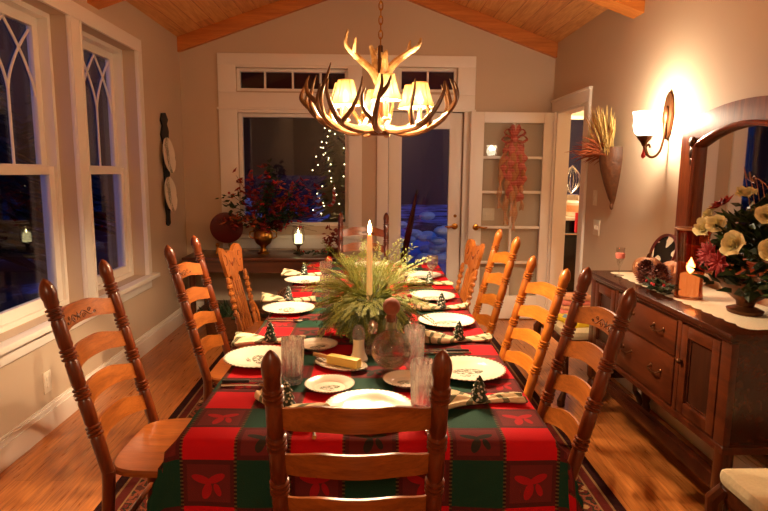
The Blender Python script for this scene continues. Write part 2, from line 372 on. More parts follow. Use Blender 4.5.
def pack_mat():
    t = NT('printed_pack'); v = t.coord('Object', (14, 14, 1)); ch = t.n('TexVoronoi', {'Vector': v, 'Scale': 1.0})
    t.bsdf(t.ramp(ch.outputs['Color'], [(0, srgb(232, 206, 48)), (.45, srgb(84, 150, 190)), (.62, srgb(240, 226, 190)), (.78, srgb(226, 190, 40))], 'CONSTANT'), .4); return t.m
M['pack'] = pack_mat()
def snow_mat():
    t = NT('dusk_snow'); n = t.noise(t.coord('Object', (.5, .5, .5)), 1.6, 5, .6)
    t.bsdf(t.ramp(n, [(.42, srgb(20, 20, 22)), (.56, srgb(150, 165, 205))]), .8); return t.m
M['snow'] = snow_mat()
def snow_dim():
    t = NT('patchy_snow'); n = t.noise(t.coord('Object', (.9, .5, 1)), 1.1, 5, .6)
    t.bsdf(t.ramp(n, [(.50, srgb(26, 22, 26)), (.57, srgb(50, 50, 64)), (.66, srgb(120, 140, 190))]), .8); return t.m
M['snow_dim'] = snow_dim()
M['outer'] = plain('dark_siding', srgb(46, 34, 30), .8, var=.3, scale=4)
M['brick_cloth'] = plain('brick_red_canvas', srgb(120, 44, 36), .8, var=.2)
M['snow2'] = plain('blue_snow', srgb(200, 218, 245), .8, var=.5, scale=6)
M['hill'] = plain('dusk_hill', srgb(58, 50, 58), .9, var=.4, scale=.4)
M['night_fir'] = plain('night_fir', srgb(10, 12, 10), .8, var=.5, scale=8)

# ------------------------------------------------------------------ the room
XL, XR, YB, YF = -1.79, 1.80, 5.75, -2.6
EAVE, SL = 2.69, .352
def roof(x): return EAVE + SL * (1.795 - abs(x))
struct('floor', MB().box(XL - .215, 4.4, YF, 8.2, -.1, 0), M['floor'])
def holes(mb, axis, c0, c1, u0, u1, z0, z1, hs):
    us = sorted({u0, u1, *[h[0] for h in hs], *[h[1] for h in hs]}); zs = sorted({z0, z1, *[h[2] for h in hs], *[h[3] for h in hs]})
    for i in range(len(us) - 1):
        for j in range(len(zs) - 1):
            a, b, c, d = us[i], us[i + 1], zs[j], zs[j + 1]; m, k = (a + b) / 2, (c + d) / 2
            if any(h[0] < m < h[1] and h[2] < k < h[3] for h in hs): continue
            if axis == 'x': mb.box(c0, c1, a, b, c, d)
            else: mb.box(a, b, c0, c1, c, d)
    return mb
W1, W2 = (2.69, 3.635, .62, 2.36), (3.775, 4.655, .62, 2.36)
WL = MB(); holes(WL, 'x', XL - .215, XL, YF, YB + .1, 0, EAVE + .1, [W1, W2]); struct('wall_left', WL, M['wall'])
DR = (4.86, 5.62, 0, 2.04)
WR = MB(); holes(WR, 'x', XR, XR + .13, YF, YB + .1, 0, EAVE + .1, [DR]); struct('wall_right', WR, M['wall'])
W3, T3, D1, T4 = (-1.257, -.191, .92, 2.01), (-1.262, -.196, 2.215, 2.43), (.197, .931, 0, 2.045), (.29, .86, 2.225, 2.455)
WB = MB(); holes(WB, 'y', YB, YB + .14, XL - .215, XR + .13, 0, 2.6, [W3, T3, D1, T4])
WB.prism([(XL - .215, 2.6), (XR + .13, 2.6), (XR + .13, EAVE), (0, roof(0) + .05), (XL - .215, EAVE)], YB, YB + .14); struct('wall_back', WB, M['wall'])
WF = MB().prism([(XL - .215, 0), (XR + .13, 0), (XR + .13, EAVE), (0, roof(0) + .05), (XL - .215, EAVE)], YF - .1, YF); struct('wall_front', WF, M['wall'])
CE = MB()
for s in (-1, 1):
    x0, x1 = 0, s * 1.99
    z0, z1 = roof(0), roof(1.99)
    CE.add([(x0, YF, z0), (x1, YF, z1), (x1, YB + .14, z1), (x0, YB + .14, z0), (x0, YF, z0 + .12), (x1, YF, z1 + .12), (x1, YB + .14, z1 + .12), (x0, YB + .14, z0 + .12)],
           [(0, 1, 2, 3), (7, 6, 5, 4), (0, 4, 5, 1), (2, 6, 7, 3), (1, 5, 6, 2), (0, 3, 7, 4)])
struct('ceiling', CE, M['ceil'])
for k, (y0, y1) in enumerate(((YB - .05, YB + .0), (3.93, 4.09), (2.2, 2.36), (.4, .56))):
    b = MB(); dp = .135 if k == 0 else .185
    for s in (-1, 1):
        xe = 1.79 if s < 0 else 1.80
        b.prism([(0, roof(0) - dp), (s * xe, roof(xe) - dp), (s * xe, roof(xe)), (0, roof(0))], y0, y1)
    struct('trim_%d' % (k + 1), b, M['beam'])
# baseboards
def bb(name, axis, pos, sgn, segs):
    m = MB()
    for a, b in segs:
        for w, z0, z1 in ((.02, 0, .115), (.014, .115, .14), (.008, .14, .155)):
            p, q = sorted((pos, pos + sgn * w))
            if axis == 'x': m.box(p, q, a, b, z0, z1)
            else: m.box(a, b, p, q, z0, z1)
    struct(name, m, M['white'])
bb('baseboard_left', 'x', XL, 1, [(YF, YB)]); bb('baseboard_right', 'x', XR, -1, [(YF, 4.75)])
bb('baseboard_back', 'y', YB, -1, [(XL, -1.0), (-1.0, .085), (1.04, XR)])
# left windows: shared casing
m = MB()
cx0, cx1 = XL, XL + .022
m.box(cx0, cx1, 2.58, 4.755, 2.36, 2.455, .004); m.box(cx0, cx1, 4.655, 4.755, .62, 2.36, .004); m.box(cx0, cx1, 3.635, 3.775, .62, 2.36, .004); m.box(cx0, cx1, 2.58, 2.69, .62, 2.36, .004)
for a in (3.64, 3.76, 4.662): m.box(cx1, cx1 + .008, a, a + .012, .62, 2.36)
m.box(XL, XL + .07, 2.52, 4.80, .585, .62, .006); m.box(XL, XL + .02, 2.58, 4.74, .505, .585, .003)
struct('trim_5', m, M['white'], smooth=35)
def arc(p0, p1, bulge, n=14):
    """curve from p0 to p1 in the (y,z) plane; bulge shifts the middle along y"""
    return [(p0[0] + (p1[0] - p0[0]) * t + bulge * sin(pi * t), p0[1] + (p1[1] - p0[1]) * t) for t in [i / n for i in range(n + 1)]]
def hung_window(name, w):
    y0, y1, z0, z1 = w; xo = XL - .165
    fr = MB(); t = .03
    for a in ((y0, y0 + t, z0, z1), (y1 - t, y1, z0, z1), (y0 + t, y1 - t, z0, z0 + t), (y0 + t, y1 - t, z1 - t, z1)): fr.box(xo - .03, XL - .09, *a)
    o = struct(name, fr, M['white']); zm = 1.455
    ya, yb = y0 + t, y1 - t
    lo = MB(); s = .056; x0, x1 = xo + .02, xo + .055
    for a in ((ya, ya + s, z0 + t, zm + .02), (yb - s, yb, z0 + t, zm + .02), (ya + s, yb - s, z0 + t, z0 + t + .06), (ya + s, yb - s, zm - .03, zm + .02)): lo.box(x0, x1, *a, .003)
    l = lo.build('lower_sash', M['white'], o); MB().box(x0 + .015, x0 + .019, ya + s - .005, yb - s + .005, z0 + .08, zm - .02).build('pane', M['glass'], l, 0)
    up = MB(); x0, x1 = xo - .02, xo + .015; zt = z1 - t
    for a in ((ya, ya + s, zm - .02, zt), (yb - s, yb, zm - .02, zt), (ya + s, yb - s, zm - .02, zm + .03), (ya + s, yb - s, zt - s, zt)): up.box(x0, x1, *a, .003)
    u = up.build('upper_sash', M['white'], o); g0, g1, gz0, gz1 = ya + s, yb - s, zm + .03, zt - s
    MB().box(x0 + .013, x0 + .017, g0 - .005, g1 + .005, gz0 - .005, gz1 + .005).build('pane', M['glass'], u, 0)
    mu = MB(); gw = g1 - g0; xc = x0 + .024
    zs = gz0 + (gz1 - gz0) * .5
    cols = [g0 + gw * k / 3 for k in range(4)]
    for k in (1, 2): mu.tube([(xc, cols[k], gz0), (xc, cols[k], zs)], .008, 6)
    # interlacing gothic arcs
    for k in range(4):
        for sgn in (-1, 1):
            y = cols[k]; pts = []
            for i in range(15):
                q = i / 14; yy = y + sgn * gw * .345 * q ** 1.6; zz = zs + (gz1 - zs) * q
                if g0 - .001 <= yy <= g1 + .001: pts.append((xc, yy, zz))
            if len(pts) > 2: mu.tube(pts, .008, 6)
    mu.build('muntin', M['white'], u)
hung_window('window_1', W1); hung_window('window_2', W2)
# back wall window, transoms and casings
m = MB(); y0, y1 = YB - .025, YB
def cas(*a): m.box(a[0], a[1], y0, y1, a[2], a[3], .004)
cas(-1.43, 1.03, 2.455, 2.56); cas(-1.43, 1.03, 2.06, 2.2); cas(-1.43, -1.262, 2.2, 2.455); cas(-.196, -.06, 2.2, 2.455); cas(.10, .29, 2.2, 2.455); cas(.86, 1.03, 2.2, 2.455); cas(-1.262, -.196, 2.43, 2.455)
m.box(-1.445, 1.04, YB - .04, YB, 2.04, 2.06, .003)
cas(-1.43, -1.257, .835, 2.04); cas(-.191, -.06, .835, 2.04); cas(-1.257, -.191, 2.01, 2.04); m.box(-1.45, -.05, YB - .06, YB, .80, .835, .005); cas(-1.43, -.06, .70, .80)
cas(.087, .197, 0, 2.04); cas(.931, 1.035, 0, 2.04)
struct('trim_6', m, M['white'], smooth=35)
def fixed_window(name, w, nx, fz):
    x0, x1, z0, z1 = w; f = MB(); t = .035 if fz else .03; ya, yb = YB + .03, YB + .09
    for a in ((x0, x0 + t, z0, z1), (x1 - t, x1, z0, z1), (x0 + t, x1 - t, z0, z0 + t), (x0 + t, x1 - t, z1 - t, z1)): f.box(a[0], a[1], ya, yb, a[2], a[3], .003)
    o = struct(name, f, M['white'], smooth=35)
    MB().box(x0 + t, x1 - t, YB + .06, YB + .064, z0 + t, z1 - t).build('pane', M['glass'], o, 0)
    if nx > 1:
        mu = MB()
        for k in range(1, nx):
            xx = x0 + (x1 - x0) * k / nx; mu.box(xx - .009, xx + .009, YB + .045, YB + .075, z0 + t, z1 - t)
        mu.build('muntin', M['white'], o, 0)
fixed_window('window_3', W3, 1, True); fixed_window('window_4', T3, 4, False); fixed_window('window_5', T4, 2, False)
# exterior glass door
d = MB(); x0, x1 = .203, .925; ya, yb = YB + .03, YB + .075
for a in ((x0, .33, .01, 2.035), (.80, x1, .01, 2.035), (.33, .80, 1.88, 2.035), (.33, .80, .01, .26)): d.box(a[0], a[1], ya, yb, a[2], a[3], .004)
door = struct('door_1', d, M['white'], smooth=35)
MB().box(.33, .80, YB + .05, YB + .054, .26, 1.88).build('pane', M['glass'], door, 0)
def lever(x, y, z, sgn):
    h = MB().lathe([(.001, .0), (.03, .0), (.032, .006), (.028, .012), (.012, .016), (.011, .045), (.001, .045)], (x, y, z), 16, axis='y')
    h.tube([(x, y - .042, z), (x + sgn * .03, y - .05, z + .004), (x + sgn * .07, y - .05, z - .004), (x + sgn * .105, y - .046, z + .002)], [.011, .01, .009, .006], 8); return h
lever(.872, ya, .925, -1).build('lever_handle', M['brass'], door)
MB().lathe([(.001, 0), (.016, 0), (.016, .012), (.001, .012)], (.872, ya, 1.03), 14, axis='y').build('lock', M['brass'], door)
# french door folded open against the back wall
d = MB(); x0, x1, ya, yb = .985, 1.793, 5.645, 5.685
gz = [.244, .579, .929, 1.273, 1.606, 1.935]
for a in ((x0, 1.112, .01, 2.035), (1.69, x1, .01, 2.035), (1.112, 1.69, 1.935, 2.035), (1.112, 1.69, .01, .244)): d.box(a[0], a[1], ya, yb, a[2], a[3], .004)
door2 = struct('door_2', d, M['white'], smooth=35)
mu = MB()
for z in gz[1:-1]: mu.box(1.112, 1.69, ya + .006, yb - .006, z - .013, z + .013, .003)
mu.box(1.39, 1.414, ya + .006, yb - .006, .244, 1.935, .003); mu.build('muntin', M['white'], door2)
MB().box(1.112, 1.69, 5.663, 5.667, .244, 1.935).build('pane', M['doorglass'], door2, 0)
lever(1.058, ya, .93, 1).build('lever_handle', M['brass'], door2)
h = MB()
for z in (.95, 1.6): h.box(1.785, 1.797, ya - .012, ya + .004, z - .045, z + .045, .003)
h.build('hinge', M['chrome_hinge'], door2)
# right doorway casing
m = MB()
for a in ((4.755, 4.86, 0, 2.04), (5.62, 5.725, 0, 2.04), (4.755, 5.725, 2.04, 2.145)): m.box(XR - .022, XR, *a, .004)
m.box(XR - .034, XR, 4.745, 5.735, 2.135, 2.155, .003)
for a in ((4.86, 4.88, 0, 2.04), (5.60, 5.62, 0, 2.04), (4.88, 5.60, 2.02, 2.04)): m.box(XR, XR + .13, *a)
struct('trim_7', m, M['white'], smooth=35)

# ------------------------------------------------------------------ the kitchen seen through the doorway
m = MB(); holes(m, 'y', 7.55, 7.65, XR + .13, 4.2, 0, 2.75, [(2.3, 3.3, 1.12, 2.2)]); struct('wall_kitchen', m, M['wall'])
struct('wall_kitchen_side', MB().box(4.2, 4.3, 4.2, 7.65, 0, 2.75).box(XR + .13, 4.3, 4.1, 4.2, 0, 2.75).box(XR, XR + .13, YB + .1, 7.65, 0, 2.75), M['wall'])
struct('ceiling_kitchen', MB().box(XR + .13, 4.3, 4.1, 7.65, 2.75, 2.85), M['white'])
m = MB()
for a in ((2.3, 2.34, 1.12, 2.2), (3.26, 3.3, 1.12, 2.2), (2.34, 3.26, 1.12, 1.17), (2.34, 3.26, 2.15, 2.2)): m.box(a[0], a[1], 7.56, 7.62, a[2], a[3])
w6 = struct('window_6', m, M['white']); MB().box(2.34, 3.26, 7.6, 7.604, 1.17, 2.15).build('pane', M['glass'], w6, 0)
cab = thing('kitchen_cabinet', 'brown wooden kitchen base cabinet seen through the open doorway', 'cabinet', (2.83, 7.2, 0))
MB().box(-.2, .6, -.26, .34, .0, .88).build('carcass', M['side_front'], cab, 0)
dd = MB().box(-.18, .18, -.28, -.26, .12, .84, .006).build('door', M['side_front'], cab)
MB().ball((.14, -.295, .6), .014).build('knob', M['brass'], dd)
ov = thing('oven', 'black oven range seen through the open doorway', 'oven', (2.33, 7.2, 0))
MB().box(-.295, .295, -.28, .34, .02, .9, .01).build('body', M['black'], ov)
MB().box(-.25, .25, -.3, -.28, .2, .7, .006).build('oven_door', M['black'], ov)
MB().tube([(-.22, -.34, .74), (.22, -.34, .74)], .012).box(-.2, -.18, -.34, -.28, .73, .75).box(.18, .2, -.34, -.28, .73, .75).build('handle', M['silver'], ov)
solo('worktop', MB().box(2.04, 3.45, 6.89, 7.54, .9, .94, .005), M['plastic'], 'pale kitchen worktop along the far wall beyond the doorway', 'worktop')
pot = thing('crock', 'white ceramic crock with printed band on the kitchen worktop', 'jar', (2.53, 7.05, .94))
MB().lathe([(.001, 0), (.1, 0), (.115, .02), (.115, .17), (.1, .19), (.09, .185), (.09, .03), (.001, .03)], n=24).build('body', M['salt'], pot)
MB().lathe([(.116, .06), (.118, .07), (.118, .13), (.116, .14)], n=24).build('band', M['peach'], pot)
solo('dish_towel', MB().grid(lambda u, v: (2.47 + u * .14, 6.845 + .012 * sin(u * 14), .76 + v * .24), 10, 6), M['towel'], 'red towel hanging at the front of the kitchen worktop', 'towel')
# dark wire decoration in the kitchen window
wd = MB()
for k in range(9):
    a = k / 9 * pi
    wd.tube([(2.6 + .12 * cos(a) * sin(t / 10 * pi), 7.4 + .12 * sin(a) * sin(t / 10 * pi), 1.2 + .36 * t / 10) for t in range(11)], .006, 5)
wd.box(2.52, 2.68, 7.32, 7.48, .94, 1.2, .02)
solo('wire_cloche', wd, M['silver'], 'silver wire cloche standing in front of the kitchen window', 'cloche')

# ------------------------------------------------------------------ outside
struct('ground_outside', MB().box(-2.2, 30, 5.9, 60, -.35, -.3), M['snow']); struct('ground_yard', MB().box(-60, -2.2, -30, 60, -.36, -.31), M['snow_dim'])
m = MB(); m.box(-2.4, 2.4, 5.9, 8.4, -.3, -.12); struct('porch_deck', m, M['outer'])
m = MB()
for k in range(9): m.box(-4.5, .06, 8.2, 8.24 + .012 * (k % 2), 1.40 + k * .135, 1.535 + k * .135)
struct('porch_wall', m, M['outer'])
struct('porch_roof', MB().box(-2.6, 1.7, 5.9, 8.6, 2.5, 2.62).box(-2.5, -2.38, 8.25, 8.37, -.2, 2.5).box(.07, .19, 8.25, 8.37, -.2, 2.5).box(.1, 1.7, 8.25, 8.37, 2.2, 2.5), M['outer'])
hm = MB().grid(lambda u, v: (-40 + 80 * u, 34 + 3 * v + 2 * sin(u * 9), -.4 + v * (8.0 + 2.2 * sin(u * 37) + 1.3 * sin(u * 91))), 80, 4); struct('hill_treeline', hm, M['hill'])
def snowy(x, y, r, h, label, seed):
    rn = random.Random(seed); m = MB()
    for k in range(34):
        a = rn.uniform(0, 2 * pi); q = rn.random() ** .5 * r; z = rn.uniform(.1, 1) * h * (1 - .6 * q / r); m.ball((q * cos(a), q * sin(a), z), rn.uniform(.08, .17) * r, 9, 6, 1.3, 1.2, .7)
    o = solo('snowy_shrub', m, M['snow2'], label, 'shrub', (x, y, -.3), 0, 'snow covered shrubs outside', 40); o['kind'] = 'thing'
snowy(-2.5, 10.2, .9, 1.9, 'snow covered shrub outside the big window, behind the urn', 2)
snowy(-.75, 9.9, .6, 1.7, 'snow covered shrub outside the big window, behind the hurricane candle', 3)
snowy(1.3, 11.5, 1.1, 1.1, 'snow covered shrub outside the glass door', 4)
um = thing('patio_umbrella', 'folded red patio umbrella outside the glass door', 'umbrella', (.52, 7.2, -.12), 0)
MB().tube([(-.16, 0, 0), (.10, .1, 1.36)], .014, 8).build('pole', M['outer'], um)
MB().tube([(-.10, .02, .35), (-.08, .03, .45), (.02, .07, .95), (.09, .1, 1.33)], [.02, .045, .038, .012], 10).build('canopy', M['brick_cloth'], um)
def fir(name, x, y, h, r, label, seed):
    rn = random.Random(seed); m = MB(); t = thing(name, label, 'tree', (x, y, -.3), 0, 'dark firs outside')
    MB().lathe([(.001, 0), (r * .1, 0), (.02, h * .9), (.001, h * .9)], n=8).build('trunk', M['outer'], t)
    for k in range(700):
        q = rn.random() ** .8; z = h * (.08 + .9 * q); L = r * (1 - q) * rn.uniform(.7, 1.1) + .08; a = rn.uniform(0, 2 * pi)
        c, s_ = cos(a), sin(a); w = L * .08 + .02
        m.add([(0, 0, z), (c * L * .6 - s_ * w, s_ * L * .6 + c * w, z - L * .1), (c * L, s_ * L, z - L * .28), (c * L * .6 + s_ * w, s_ * L * .6 - c * w, z - L * .1)], [(0, 1, 2, 3)])
    m.build('needles', M['night_fir'], t, 0)
fir('fir_tree', -6.4, 9.5, 5.2, 1.7, 'dark fir outside the first arched window, tall', 3)
fir('fir_tree', -8.2, 15.5, 5.0, 1.6, 'dark fir outside the second arched window, tall', 4)
hb = thing('neighbour_house', 'dark neighbouring house with snowy roof outside the arched windows', 'house', (-13, 11, -.3))
MB().box(-2.2, 2.2, -8, 26, 0, 7.5).build('wall', M['outer'], hb, 0)
MB().prism([(-2.6, 7.4), (2.6, 7.4), (0, 10)], -8.4, 26.4).build('roof', M['snow'], hb, 0)
# lit christmas tree on the porch
ct = thing('christmas_tree', 'dark christmas tree with white fairy lights outside the big window', 'tree', (-.34, 6.6, -.12))
m = MB(); rn = random.Random(11)
for k in range(620):
    q = rn.random() ** .75; z = .25 + 2.05 * q; L = .50 * (1 - q) * rn.uniform(.65, 1.1) + .05; a = rn.uniform(0, 2 * pi); c, s_ = cos(a), sin(a); w = L * .16 + .015
    m.add([(0, 0, z + .05), (c * L * .6 - s_ * w, s_ * L * .6 + c * w, z - L * .05), (c * L, s_ * L, z - L * .22), (c * L * .6 + s_ * w, s_ * L * .6 - c * w, z - L * .05)], [(0, 1, 2, 3)])
m.build('needles', M['fir'], ct, 0); MB().lathe([(.001, 0), (.04, 0), (.01, 2.2), (.001, 2.2)], n=8).build('trunk', M['outer'], ct)
bulb0 = MB().ball((0, 0, 0), .007, 6, 4)
for k in range(98):
    q = (k + .5) / 98; z = .62 + 1.62 * q + rn.uniform(-.03, .03); L = (.46 * (1 - (z - .25) / 2.4) + .06) * rn.uniform(.45, 1.1); a = -rn.uniform(.05, 1.0) * pi if k % 5 else rn.uniform(0, pi)
    if k == 0:
        b = bulb0.build('fairy_light', M['fairy'], ct, 60); b0 = b
    else:
        b = b0.copy(); COL.objects.link(b); b.parent = ct
    b.location = (cos(a) * L, sin(a) * L, z)
# red striped stocking ornament hanging at the window
m = MB()
m.tube([(0, 0, 0), (.003, 0, -.05), (.0, 0, -.1), (-.02, 0, -.125), (-.05, 0, -.13)], [.026, .026, .026, .026, .016], 10, flat=.5)
def stripes():
    t = NT('red_white_stripe'); sp = t.n('SeparateXYZ', {0: t.coord()}); f = t.math('GREATER_THAN', t.math('FRACT', t.math('MULTIPLY', t.math('ADD', sp.outputs[2], t.math('MULTIPLY', sp.outputs[0], .5)), 26.0)), .65)
    t.bsdf(t.mix(f, srgb(196, 24, 30), srgb(232, 220, 214)), .6, **{'Emission Color': srgb(196, 40, 36), 'Emission Strength': .05}); return t.m
so = solo('stocking_ornament', m.tube([(0, 0, 0), (0, .05, .05)], .003, 5), stripes(), 'red and white striped stocking ornament hanging on the christmas tree', 'ornament', (-.36, 6.16, 1.27)); so.scale = (1.3, 1.3, 1.3)

# ------------------------------------------------------------------ rug, table, tablecloth
TR = -R(.8); TC = (.022, 3.005, 0)
RHX, RHY = 1.15, 2.2
rg = solo('area_rug', MB().box(-RHX, RHX, -RHY, RHY, 0, .012, .004), rug_mat(RHX, RHY), 'dark floral area rug with banded border under the dining table', 'rug', (-.02, 2.95, .0), 0)
HW, HL, TZ = .505, 1.535, .75
tb = thing('dining_table', 'long dining table standing under the plaid cloth', 'table', TC, TR)
MB().box(-HW, HW, -HL, HL, TZ - .04, TZ - .004, .006).build('tabletop', M['oak_y'], tb)
MB().box(-HW + .1, HW - .1, -HL + .12, HL - .12, TZ - .13, TZ - .04).build('apron', M['oak_y'], tb, 0)
for y in (-.8, .8):
    MB().lathe([(.07, .10), (.09, .14), (.06, .2), (.075, .3), (.05, .4), (.09, .5), (.10, TZ - .13)], (0, y, 0), 18).build('pedestal', M['oak_z'], tb)
    for k in range(4):
        a = pi / 4 + k * pi / 2; MB().tube([(.05 * cos(a), y + .05 * sin(a), .18), (.12 * cos(a), y + .12 * sin(a), .13), (.19 * cos(a), y + .19 * sin(a), .05), (.21 * cos(a), y + .21 * sin(a), .033)], [.03, .028, .022, .02], 8).build('foot', M['oak_z'], tb)
def cloth():
    me_v = []; D = .27; fs = []; uvs = []
    def ax(h):
        a = [-h - D * (1 - i / 9) for i in range(9)] + [-h + 2 * h * i / 40 for i in range(41)] + [h + D * (i + 1) / 9 for i in range(9)]
        return a
    us, vs = ax(HW), ax(HL)
    rn = random.Random(5)
    for v in vs:
        for u in us:
            du = max(0, abs(u) - HW); dv = max(0, abs(v) - HL); su = 1 if u > 0 else -1; sv = 1 if v > 0 else -1
            x, y = max(-HW, min(HW, u)), max(-HL, min(HL, v))
            h = sqrt(du * du + dv * dv)
            z = -h + (.016 if h > 0 else 0) * (1 - math.exp(-h / .02)) * 1.0
            if h > 0: z = -(h - .012 * (1 - math.exp(-h / .012)))
            out = .014 * (1 - math.exp(-h / .012)) + .05 * h
            fold = .008 * sin(v * 23 + .6) * min(1, du / .2) + .003 * sin(v * 51) * min(1, du / .2)
            fold2 = .006 * sin(u * 19 + 1.0) * min(1, dv / .2)
            c = min(du, dv)
            if du > 0: x += su * (out + fold + .42 * c * (1 if dv > 0 else 0))
            if dv > 0: y += sv * (out + fold2 + .12 * c)
            z += .0006 * sin(u * 31 + v * 7) if h == 0 else 0
            me_v.append((x, y, TZ + z)); uvs.append((u, v + HL))
    nu = len(us)
    for j in range(len(vs) - 1):
        for i in range(nu - 1): fs.append((j * nu + i, j * nu + i + 1, (j + 1) * nu + i + 1, (j + 1) * nu + i))
    me = bpy.data.meshes.new('tablecloth'); me.from_pydata(me_v, [], fs); ul = me.uv_layers.new(name='UVMap')
    for p in me.polygons:
        p.use_smooth = True
        for li in p.loop_indices: ul.data[li].uv = uvs[me.loops[li].vertex_index]
    me.materials.append(M['cloth']); o = bpy.data.objects.new('tablecloth', me); COL.objects.link(o)
    o.location = TC; o.rotation_euler = (0, 0, TR)
    return tag(o, 'red and green plaid tablecloth with woven leaf motifs on the long table', 'tablecloth')
cloth()

# ------------------------------------------------------------------ chairs
def post_profile(r0=.0218, rings=(.225, .42, .62, .825), L=1.0):
    pr = [(0, r0 * .95)]
    for c in rings:
        pr += [(c - .045, r0)]
        for k in (-1, 0, 1):
            q = c + k * .021; pr += [(q - .0085, r0 * .84), (q - .004, r0 * 1.16), (q + .004, r0 * 1.16), (q + .0085, r0 * .84)]
        pr += [(c + .045, r0)]
    pr += [(.893, r0 * .98), (.905, r0 * 1.08), (.922, r0 * 1.14), (.94, r0 * 1.1), (.96, r0 * .95), (.977, r0 * .72), (.99, r0 * .42), (.998, r0 * .15), (1.0, .001)]
    return pr
def slat_mb(zc, half, yb, tilt, bow=.056, hh=.040, n=16, th=.009):
    m = MB(); vs = []
    for i in range(n + 1):
        u = -1 + 2 * i / n; y = yb - bow * (1 - u * u)
        s = 1 - abs(u); a = .5 - .5 * cos(pi * min(1, s * 1.6))
        zt = zc + hh * (.66 + .58 * a); zb = zc - hh * (.80 - .32 * a)
        for (dy, z) in ((-th / 2, zb), (th / 2, zb), (th / 2, zt), (-th / 2, zt)):
            vs.append((u * half, y + dy - tilt * (z - zc), z))
    fs = []
    for i in range(n):
        for k in range(4): fs.append((i * 4 + k, i * 4 + (k + 1) % 4, (i + 1) * 4 + (k + 1) % 4, (i + 1) * 4 + k))
    fs += [(3, 2, 1, 0), tuple(n * 4 + k for k in range(4))]
    return m.add(vs, fs)
RAKE = .255  # back lean per metre of height
def seat_mb(w0=.39, w1=.45, y0=-.225, y1=.205, z=.45, th=.028):
    def shape(u, v):
        y = y0 + (y1 - y0) * v; w = (w0 + (w1 - w0) * v) / 2; return u * w, y
    bm = bmesh.new(); out = []
    n = 28; pts = []
    for k in range(n * 4):
        a = 2 * pi * k / (n * 4); c, s_ = cos(a), sin(a); e = 5.0
        r = (abs(c) ** e + abs(s_) ** e) ** (-1 / e); pts.append(shape(c * r, (s_ * r + 1) / 2))
    m = MB(); N = len(pts); rings = []
    cyy = (y0 + y1) / 2
    for (sc, zz) in ((.93, z - th), (1.0, z - th * .75), (1.0, z - th * .25), (.975, z), (.8, z - .004), (.5, z - .008), (.02, z - .008)):
        rings.append([(x * sc, cyy + (y - cyy) * sc, zz) for x, y in pts])
    vs = [p for r in rings for p in r]; fs = [tuple(range(N - 1, -1, -1))]
    for i in range(len(rings) - 1):
        for k in range(N): fs.append((i * N + k, i * N + (k + 1) % N, (i + 1) * N + (k + 1) % N, (i + 1) * N + k))
    fs.append(tuple((len(rings) - 1) * N + k for k in range(N)))
    return m.add(vs, fs)
LEGP = [(0, .012), (.04, .017), (.08, .012), (.12, .02), (.3, .021), (.33, .015), (.36, .022), (.39, .015), (.42, .022), (.7, .02), (.74, .014), (.78, .021), (1, .019)]
def carving_mb(zc, yb):
    m = MB(); bow = .056
    def q(x, z): return (x, yb - bow * (1 - (x / .19) ** 2) + .0052 - RAKE * (z - zc), z)
    for s in (-1, 1):
        a = [q(s * (.014 + .075 * t), zc + .004 + .011 * sin(t * 6.0)) for t in [i / 18 for i in range(19)]]
        m.tube(a, [.0022 * (1 - .5 * i / 18) for i in range(19)], 5)
        for cx, cz, r0 in ((.035, -.004, .011), (.068, .010, .009), (.09, -.002, .006)):
            m.tube([q(s * (cx + r0 * (1 - t * .7) * cos(t * 7)), zc + cz + r0 * (1 - t * .7) * sin(t * 7)) for t in [i / 14 for i in range(15)]], .0014, 5)
    m.ball(q(0, zc + .003), .009, 10, 6, 1, .3, 1)
    for k in range(5): m.tube([q(.0, zc + .003), q(.019 * cos(k * 1.257 + .3), zc + .003 + .015 * sin(k * 1.257 + .3))], [.003, .001], 5)
    return m
def make_ladder(label, wz, wx, wy, loc, rz, sc=(1, 1, 1), group='ladder-back dining chairs round the table', carve=True, nslat=4):
    t = thing('ladderback_chair', label, 'chair', loc, rz, group); t.scale = sc
    seat_mb().build('seat', wy, t)
    y0, z0, z1 = -.205, .40, 1.10; half = .195
    yt = lambda z: -.205 - RAKE * max(0, z - .45)
    for s in (-1, 1):
        m = MB()
        m.tube([(s * half, -.235, .0), (s * half, -.222, .2), (s * half, -.206, .40), (s * half, -.205, .45)], [.014, .019, .021, .0215], 12)
        m.turned((s * half, yt(.45), .445), (s * half * 1.0, yt(1.1), 1.10), post_profile(), 12)
        m.build('back_post', wz, t)
    for k in range(nslat):
        zc = .534 + .130 * k
        sl = slat_mb(zc, half - .004, yt(zc) + .004, RAKE).build('slat', wx, t)
        if k == nslat - 1 and carve: carving_mb(zc, yt(zc) + .004).build('carving', M['carve'], sl)
    for s in (-1, 1):
        MB().turned((s * .2, .19, 0), (s * .185, .165, .425), LEGP, 12).build('front_leg', wz, t)
        MB().turned((s * .197, .175, .2), (s * .195, -.215, .2), [(0, .009), (.5, .014), (1, .009)], 8).build('stretcher', wz, t)
    for z in (.17, .26): MB().turned((-.197, .18, z), (.197, .18, z), [(0, .009), (.3, .01), (.5, .016), (.7, .01), (1, .009)], 8).build('stretcher', wz, t)
    MB().turned((-.195, -.22, .18), (.195, -.22, .18), [(0, .009), (.5, .013), (1, .009)], 8).build('stretcher', wz, t)
    return t
ch0 = make_ladder('ladder-back chair at the near end of the table, its back to the camera', M['oak_z'], M['oak_z2'] if 'oak_z2' in M else M['oak_x'], M['oak_y'], (-.022, 1.575, .015), 0, (.95, 1, .967))
dup(ch0, (-.655, 2.04, .015), -pi / 2 + R(0), 'ladder-back chair with carved top slat below the arched windows, nearest the camera on that side'.replace(', nearest the camera on that side', ' and bare wooden seat showing'), (1.05, 1, 1))
dup(ch0, (-.56, 2.90, .015), -pi / 2, 'ladder-back chair on the window side, next beyond the one with its seat showing', (1.05, 1, 1))
